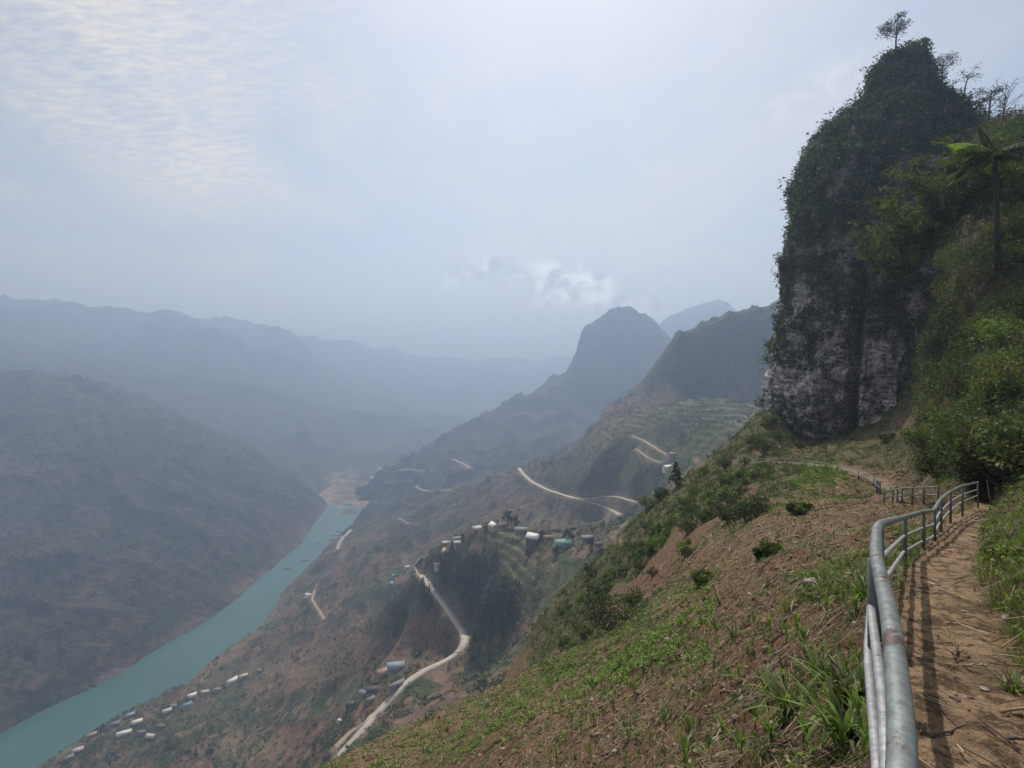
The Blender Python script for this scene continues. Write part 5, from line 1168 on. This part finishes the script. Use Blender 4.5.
M_GLASS = plain('window_dark', (0.03, 0.035, 0.04), 0.3, spec=0.6); M_DOOR = plain('door_wood', (0.10, 0.06, 0.04), 0.8)
HPOS = []
def house(px, py, w, dp, h, rz, wall, roof, label, group=None, rise=None, lean=False, cat='house', sheet=None, loc=None):
    q = loc or rplace(px, py); HPOS.append(tuple(q)); t = empty('house', (q.x, q.y, q.z), math.radians(rz)); tag(t, label, cat, group); w = min(w, dp * 1.45) if w < 22 else w * 0.75; rz = rz + ((px * 37 + py * 11) % 50 - 25); t.rotation_euler = (0, 0, math.radians(rz)); rise = rise if rise is not None else dp * 0.36
    x, y = w / 2, dp / 2; m = MB()
    rb = 0 if lean else rise - 0.12
    V = [(-x, -y, -4), (x, -y, -4), (x, y, -4), (-x, y, -4), (-x, -y, h), (x, -y, h), (x, y, h), (-x, y, h)]
    Q = [(0, 1, 5, 4), (1, 2, 6, 5), (2, 3, 7, 6), (3, 0, 4, 7)]
    if lean: m.add(V, Q + [(4, 5, 6, 7)])
    else: m.add(V + [(-x, 0, h + rb), (x, 0, h + rb)], Q, [(7, 4, 8), (5, 6, 9)]); 
    m.build('wall', WALLS[wall], t)
    ov = 0.7; th = 0.16; m = MB()
    def slab(a, b, c, d):
        a, b, c, d = (np.array(v, float) for v in (a, b, c, d)); n = np.cross(b - a, d - a); n /= np.linalg.norm(n); n *= th
        m.add([a, b, c, d, a + n, b + n, c + n, d + n], [(3, 2, 1, 0), (4, 5, 6, 7), (0, 1, 5, 4), (1, 2, 6, 5), (2, 3, 7, 6), (3, 0, 4, 7)])
    if lean: slab((-x - ov, -y - ov, h + 0.02), (x + ov, -y - ov, h + 0.02), (x + ov, y + ov, h + rise), (-x - ov, y + ov, h + rise))
    else:
        sl = rise / y; e = h - ov * sl
        slab((-x - ov, -y - ov, e), (x + ov, -y - ov, e), (x + ov, 0, h + rise), (-x - ov, 0, h + rise)); slab((x + ov, y + ov, e), (-x - ov, y + ov, e), (-x - ov, 0, h + rise), (x + ov, 0, h + rise))
    m.build('roof', ROOFS[roof], t)
    m = MB(); m.box(-0.6, 0.6, -y - 0.06, -y + 0.05, 0, min(2.1, h - .3)); m.build('door', M_DOOR, t)
    for sx in ([-0.3, 0.3] if w < 14 else [-0.38, -0.2, 0.2, 0.38]):
        m = MB(); m.box(sx * w - 0.6, sx * w + 0.6, -y - 0.05, -y + 0.04, 1.0, min(2.2, h - .2)); m.build('window', M_GLASS, t)
    m = MB(); m.box(x - .04, x + .05, -0.6, 0.6, 1.0, min(2.2, h - .2)); m.build('window', M_GLASS, t)
    return t
VG = 'houses of the hilltop village'
for a in [(456, 541, 10, 7, 3, 20, 'grey', 'grey', 'small grey-roofed house at the left end of the village ridge'), (477, 531, 12, 8, 3.4, 10, 'earth', 'pale', 'earth-walled house with a pale roof, left of the cream house'),
          (494, 530, 14, 9, 5.5, -50, 'cream', 'white', 'large cream house with a white roof on top of the terraces'), (503, 527, 8, 6, 3, 25, 'earth', 'tan', 'little tan-roofed hut touching the right side of the cream house'),
          (521, 533, 15, 9, 3.6, -20, 'grey', 'grey', 'grey-roofed house between the tall trees and the white-roofed house'), (534, 542, 14, 11, 5.5, -25, 'wood', 'white', 'two-storey dark-walled house with a bright white roof'),
          (548, 540, 9, 6, 3, 10, 'earth', 'rust', 'small rust-roofed house right of the bright white roof'), (563, 548, 16, 11, 5.0, 25, 'grey', 'green', 'house with a wide sea-green roof'),
          (587, 541, 11, 7, 3.2, 5, 'earth', 'grey', 'grey-roofed house behind trees at the right end of the village'), (598, 547, 7, 5, 3, 0, 'earth', 'dark', 'tiny dark-roofed shed furthest right in the village'),
          (445, 554, 12, 8, 3.2, -60, 'earth', 'tan', 'tan-roofed farmhouse at the top of the pine wood'), (446, 545, 9, 6, 3, -10, 'earth', 'pale', 'pale hut above the tan-roofed farmhouse'), (457, 545, 8, 6, 3, 30, 'white', 'pale', 'small white hut between pine tops on the ridge'),
          (439, 567, 11, 7, 3.2, 15, 'cream', 'tan', 'tan-roofed house at the left edge of the pine wood, nearest the road crest')]:
    house(*a, group=VG)
for a in [(407, 569, 12, 7, 4.2, 25, 'white', 'pale', 'white house on the outside of the road crest'), (394, 577, 9, 6, 3, -55, 'white', 'teal', 'small teal-roofed hut left below the road crest'), (391, 585, 12, 7, 3, -70, 'grey', 'teal', 'longer teal-roofed hut below the small one'),
          (396, 670, 17, 11, 4.5, 12, 'grey', 'blue', 'blue-grey roofed building at the inside of the lower road bend'), (384, 676, 16, 11, 4.5, 22, 'earth', 'pink', 'dusty pink-roofed building joined to the blue-grey one'), (396, 687, 22, 6, 3.0, 60, 'grey', 'grey', 'long narrow grey-roofed shed beside the lower road'),
          (374, 693, 13, 9, 4, 20, 'grey', 'dark', 'dark-roofed farmhouse among trees left of the long shed'), (364, 696, 9, 7, 3.4, -20, 'grey', 'grey', 'grey-roofed hut left of the dark-roofed farmhouse'), (352, 707, 12, 8, 3.6, 35, 'wood', 'dark', 'dark low house above the white hut near the road'),
          (341, 722, 6, 4, 2.6, 30, 'white', 'white', 'tiny white hut left of the lower road'), (370, 702, 8, 6, 3, 60, 'earth', 'grey', 'small grey lean building below the dark-roofed farmhouse')]:
    house(*a, group='houses along the lower road')
HG = 'houses of the river hamlet'
for a in [(232, 683, 24, 12, 4.5, 35, 'white', 'white', 'large white building at the right end of the river hamlet'), (243, 678, 14, 9, 4, 20, 'white', 'pale', 'pale house just right of the large white building'), (217, 692, 12, 9, 4, 10, 'white', 'grey', 'grey-roofed house below the large white building'),
          (205, 694, 12, 8, 4, 30, 'grey', 'pale', 'pale-roofed house in the upper middle of the hamlet'), (192, 698, 12, 9, 5, 35, 'white', 'white', 'tall white house in the centre of the hamlet'), (187, 707, 16, 9, 4, 30, 'white', 'teal', 'teal-roofed white house below the tall white one'), (174, 708, 10, 8, 4, 0, 'grey', 'grey', 'grey house left of the teal roof'), (167, 713, 13, 9, 4, 40, 'white', 'pale', 'pale house at the river end of the hamlet centre'),
          (137, 724, 16, 9, 4, 30, 'white', 'white', 'bright white house left of the hamlet centre'), (130, 717, 14, 8, 4, 20, 'grey', 'blue', 'blue-grey house above the bright white house'), (124, 735, 24, 9, 3.6, 32, 'white', 'white', 'long white shed in the left of the hamlet'), (151, 738, 14, 9, 3.4, 10, 'grey', 'pale', 'low pale house right of the long white shed'), (142, 734, 10, 7, 3.4, 0, 'grey', 'grey', 'small grey house between the white shed and the low pale house'),
          (115, 726, 12, 8, 4, 20, 'grey', 'grey', 'grey house beside the dark riverside trees'), (92, 737, 12, 8, 4, 50, 'white', 'pink', 'pinkish-roofed house under the dark riverside trees'), (78, 752, 18, 8, 3.6, 55, 'grey', 'pale', 'long pale house on the lowest lane by the river'), (68, 760, 12, 8, 3.6, 55, 'grey', 'grey', 'grey house at the bottom end of the lowest lane'), (162, 728, 12, 8, 3.4, 15, 'earth', 'rust', 'rust-roofed house in the green below the hamlet centre'),
          (260, 672, 9, 7, 3.2, 0, 'earth', 'grey', 'lone grey hut on the brown slope right of the hamlet')]:
    house(*a, group=HG)
house(309, 597, 20, 11, 5, 10, 'white', 'white', 'lone white house beside the zigzag track above the river'); house(306, 600, 14, 9, 4, 10, 'grey', 'grey', 'grey shed just below the lone white house by the zigzag track')
house(668, 470, 16, 9, 4, 5, 'white', 'white', 'white farmhouse on the terraced slope near the conical tree'); house(672, 457, 14, 8, 4, 0, 'grey', 'rust', 'rust-roofed farmhouse at the end of the terrace track')
TG = 'houses of the distant town at the head of the river'
rt2 = np.random.default_rng(55); towns = []
for i, (px, py) in enumerate([(352, 479), (356, 486), (364, 484), (361, 491), (372, 479), (368, 494), (343, 483), (380, 470), (362, 475), (385, 482), (391, 476), (357, 496)]):
    q = right.pick(px, py, 900) or far.pick(px, py, 2300)
    qf = far.pick(px, py, 2300)
    if qf is not None and (q is None or qf.y < q.y): q = qf
    house(0, 0, 26, 16, 7, rt2.uniform(-40, 40), ['white', 'cream', 'grey'][i % 3], ['pale', 'grey', 'white'][(i * 2) % 3], 'hazy pale building in the distant town where the river disappears', TG, loc=q)

# trees around the village and along the roads
def mid_tree(kind, px, py, s, lab, grp, dmin=200, pal=PAL_DARK):
    q = rplace(px, py, dmin)
    if kind == 'c': return conifer('conifer_tree', (q.x, q.y, q.z), s, s * 0.22, rt2, pal, lab, grp, leaf=1.1, n=150)
    return broad_tree('broadleaf_tree', (q.x, q.y, q.z), s, s * 0.38, rt2, pal, 0.95, 15, (0, 0), lab, 'tree', grp, 0.35, 6, mat=M_LEAF_DULL)
for k, px, py, s, lab, pal in [('b', 508, 527, 24, 'tallest dark tree on the village ridge, left one of the pair behind the houses', PAL_DARK), ('b', 515, 529, 20, 'slightly shorter dark tree right of the tallest village tree', PAL_DARK), ('b', 568, 543, 19, 'tall dark tree right behind the sea-green roof', PAL_DARK), ('b', 541, 539, 11, 'round tree between the white roof and the rust roof', PAL_DARK),
        ('b', 555, 556, 12, 'pale green tree in front of the sea-green roof', PAL_MID), ('b', 590, 549, 13, 'dark tree right of the village in front of the grey-roofed house', PAL_DARK), ('b', 601, 560, 13, 'dark tree at the lower right end of the village', PAL_DARK), ('c', 486, 533, 12, 'pointed tree between the earth-walled house and the cream house', PAL_DARK), ('c', 452, 552, 13, 'pointed tree between the two tan-roofed houses', PAL_DARK), ('c', 463, 543, 12, 'pointed tree right of the small white hut', PAL_DARK), ('b', 528, 556, 10, 'light green tree below the bright white roof', PAL_MID),
        ('c', 529, 471, 24, 'leftmost tree of the clump above the tip of the upper road', PAL_DARK), ('c', 536, 470, 28, 'second tree from the left in the clump above the upper road tip', PAL_DARK), ('b', 543, 470, 26, 'broad tree in the clump above the upper road tip', PAL_DARK), ('b', 551, 469, 22, 'rightmost tree of the clump above the upper road tip', PAL_DARK),
        ('c', 407, 742, 9, 'slim bare-looking tree right of the lower road, on the brown slope', PAL_DRY), ('b', 440, 738, 5, 'small dark bush-like tree on the brown slope right of the lower road', PAL_DARK), ('c', 432, 733, 6, 'small pointed tree next to the bush-like one', PAL_DARK), ('c', 196, 757, 12, 'left one of the two dark pointed trees on the bottom brown field', PAL_DARK), ('b', 210, 757, 14, 'right, fatter one of the two dark trees on the bottom brown field', PAL_DARK),
        ('b', 101, 738, 24, 'largest dark tree beside the river at the lower left', PAL_DARK), ('b', 84, 731, 22, 'dark tree on the tip of the river bank left of the largest one', PAL_DARK), ('b', 134, 707, 15, 'dark tree on the water edge left of the hamlet', PAL_DARK), ('b', 110, 768, 30, 'big dark tree cut by the bottom edge of the picture', PAL_DARK), ('c', 314, 752, 11, 'dark pointed tree on the slope left of the tiny white hut', PAL_DARK)]:
    mid_tree(k, px, py, s, lab, 'single trees in the valley', 200, pal)
def forest():
    """the pine wood below the village and the scrub and small trees scattered over the valley side"""
    rng = np.random.default_rng(60); Lf = Leaves()
    wood = [(470, 590, 50, 40, -20), (440, 580, 26, 22, 40), (500, 610, 22, 34, 10), (455, 615, 26, 34, -40), (385, 605, 10, 26, -50), (368, 600, 14, 26, 40), (400, 625, 9, 26, 25), (425, 600, 8, 22, -30)]
    P = []
    for _ in range(9000):
        k = wood[rng.choice(len(wood), p=[.42, .14, .14, .12, .05, .05, .04, .04])]; a = math.radians(k[4]); u, v = rng.normal(size=2) * 0.42; px = k[0] + u * k[2] * math.cos(a) - v * k[3] * math.sin(a); py = k[1] + u * k[2] * math.sin(a) + v * k[3] * math.cos(a)
        if k[0] >= 430 and (py < 548 + abs(px - 500) * 0.12 or (px < 470 and py > 560 + (px - 415) * 1.45 - 4) or (px > 498 and py < 585)): continue
        q = right.pick(px, py, 300)
        if q is None or q.y > 900: continue
        if min(np.min(np.hypot(r_[1][:, 0] - q.x, r_[1][:, 1] - q.y)) for r_ in roads) < 9: continue
        P.append((q.x, q.y, q.z))
        if len(P) >= 950: break
    P = np.array(P); n = len(P); h = rng.uniform(8, 19, n); per = 34
    u = rng.random((n, per)) ** 0.8; r = h[:, None] * 0.2 * (1 - u) ** 0.7 * rng.uniform(0.4, 1.1, (n, per)); a = rng.random((n, per)) * 6.283
    C = P[:, None] + np.stack([r * np.cos(a), r * np.sin(a), h[:, None] * (0.1 + 0.9 * u)], -1); Lf.add(leafset(C.reshape(-1, 3), 1.25 * rng.uniform(0.6, 1.2, n * per), pick_col(np.concatenate([PAL_DARK * 1.1, PAL_MID]), n, rng, 0.25, per), rng, 0.5, 0.3, 0.2))
    o = Lf.build('pine_wood', M_LEAF_DULL); tag(o, kind='stuff')
    Lf = Leaves()
    def scatter(sheet, n, px0, px1, d0, d1, hs, lf, per, seed, thr, rmin, water=WATER_Z + 4):
        rng = np.random.default_rng(seed); px = rng.uniform(px0, px1, n); d = np.exp(rng.uniform(math.log(d0), math.log(d1), n)); x = (px - CX) / F * d; z = sheet.h(x, d)
        dn = fbm(x / 70, d / 70, 4, 0.6, seed=seed) + 0.5 * fbm(x / 18, d / 18, 3, seed=seed + 1); dn = np.maximum(dn, 0.42 - 9 * np.abs(fbm((x * .8 + z * .9) / 95, (d * .5 - z) / 95, 3, seed=611))); dn = np.maximum(dn, 0.4 * (np.exp(-((px - 150) / 90) ** 2) * (d < 1000)) + 0.3 * fbm(x / 12, d / 12, 2, seed=8)); i = np.clip(np.round(np.interp(px, sheet.px, np.arange(len(sheet.px)))).astype(int), 0, len(sheet.px) - 1); j = np.clip(np.round(np.interp(np.log(d), sheet.ld, np.arange(len(sheet.ld)))).astype(int), 0, len(sheet.ld) - 1)
        ok = (rng.random(n) < sstep(thr, thr + 0.3, dn)) & (z > water)
        if rmin:
            D = np.full(n, 1e9)
            for r_ in roads: D = np.minimum(D, r_[4][i, j] - r_[2] * 0.5)
            ok &= D > rmin
        Pq = np.stack([x, d, z], 1)[ok]; m = len(Pq); s = hs * rng.uniform(0.5, 1.3, m) * np.interp(Pq[:, 1], [300, 1500, 2500], [0.8, 1.3, 1.8]); Pq[:, 2] += s * 0.4
        k = rng.random(m) < 0.65
        for mm, pal in ((k, PAL_DARK), (~k, PAL_MID * 0.9)): Lf.add(clumps(Pq[mm], s[mm] * 0.6, per, s[mm] * lf, pal, rng, 0.9, 0.5))
        return m
    hp = np.repeat(np.array([h_ for h_ in HPOS if h_[1] < 1300]), 9, 0); an = rng.random(len(hp)) * 6.283; rr = rng.uniform(8, 24, len(hp)); hx, hy = hp[:, 0] + rr * np.cos(an), hp[:, 1] + rr * np.sin(an); px_ = CX + F * hx / hy
    i_ = np.clip(np.round(np.interp(px_, right.px, np.arange(len(right.px)))).astype(int), 0, len(right.px) - 1); j_ = np.clip(np.round(np.interp(np.log(hy), right.ld, np.arange(len(right.ld)))).astype(int), 0, len(right.ld) - 1); D_ = np.min([r_[4][i_, j_] for r_ in roads], 0)
    H_ = np.stack([hx, hy, right.h(hx, hy)], 1)[D_ > 8]; sz = rng.uniform(1.6, 3.4, len(H_)); H_[:, 2] += sz * .9
    Lf.add(clumps(H_, sz, 16, sz * .36, np.concatenate([PAL_DARK, PAL_MID]), rng, 1.1, 0.5))
    a = scatter(right, 30000, -80, 760, 380, 1500, 4.2, 0.30, 12, 61, 0.0, 3); b = scatter(left, 22000, -120, 420, 950, 2300, 5.5, 0.34, 8, 63, 0.05, 0)
    print('scatter', n, a, b); o = Lf.build('valley_scrub', M_LEAF_DULL); tag(o, kind='stuff')
forest()

# ================================================================== RIVER: boats, landing stage
def boat(px, py, ln, bw, rz, label, canopy=True, group='boats on the river', col_='white'):
    q = W(px, py, z=WATER_Z); t = empty('boat', tuple(q), math.radians(rz)); tag(t, label, 'boat', group); n = 12; V = []; 
    for i in range(n + 1):
        s = i / n; x = (s - 0.5) * ln; w = bw / 2 * (1 - abs(2 * s - 1) ** 3) + 0.05; sh = 0.25 * ln * 0.08 * (2 * s - 1) ** 2
        V += [(x, -w, 0.9 + sh), (x, -w * 0.7, -0.3), (x, w * 0.7, -0.3), (x, w, 0.9 + sh)]
    Q = []
    for i in range(n):
        for j in range(3): Q.append((i * 4 + j, i * 4 + j + 1, i * 4 + j + 5, i * 4 + j + 4))
        Q.append((i * 4 + 3, i * 4, i * 4 + 4, i * 4 + 7))
    m = MB(); m.add(V, Q); m.build('hull', WALLS['wood'] if col_ != 'white' else WALLS['grey'], t)
    if canopy:
        m = MB(); m.box(-ln * 0.28, ln * 0.24, -bw * 0.42, bw * 0.42, 2.6, 2.8); m.build('canopy', ROOFS['blue'] if col_ == 'white' else ROOFS['grey'], t)
        for sx in (-ln * .25, ln * .2):
            for sy in (-bw * .38, bw * .38): m = MB(); m.box(sx - .1, sx + .1, sy - .1, sy + .1, 0.7, 2.6); m.build('canopy_post', WALLS['wood'], t)
boat(305, 560.5, 20, 5, 20, 'small dark boat in mid-river, the middle one of three', col_='d'); boat(318, 544, 18, 5, 35, 'farthest of the three small boats in mid-river', col_='d'); boat(287, 569, 22, 5.5, 15, 'nearest of the three small boats in mid-river', col_='d')
boat(357, 504.5, 90, 16, 4, 'long dark barge lying across the head of the river', True, None, 'd')
for i, (px, py, lab) in enumerate([(340, 531, 'moored tour boat furthest up the river bank'), (337, 535, 'second moored tour boat from the far end of the landing'), (334.5, 539, 'middle moored tour boat at the landing'), (332, 543, 'second moored tour boat from the near end of the landing'), (330, 547.5, 'moored tour boat nearest along the landing')]):
    boat(px, py, 34, 7, 22, lab, True, 'tour boats moored at the landing')
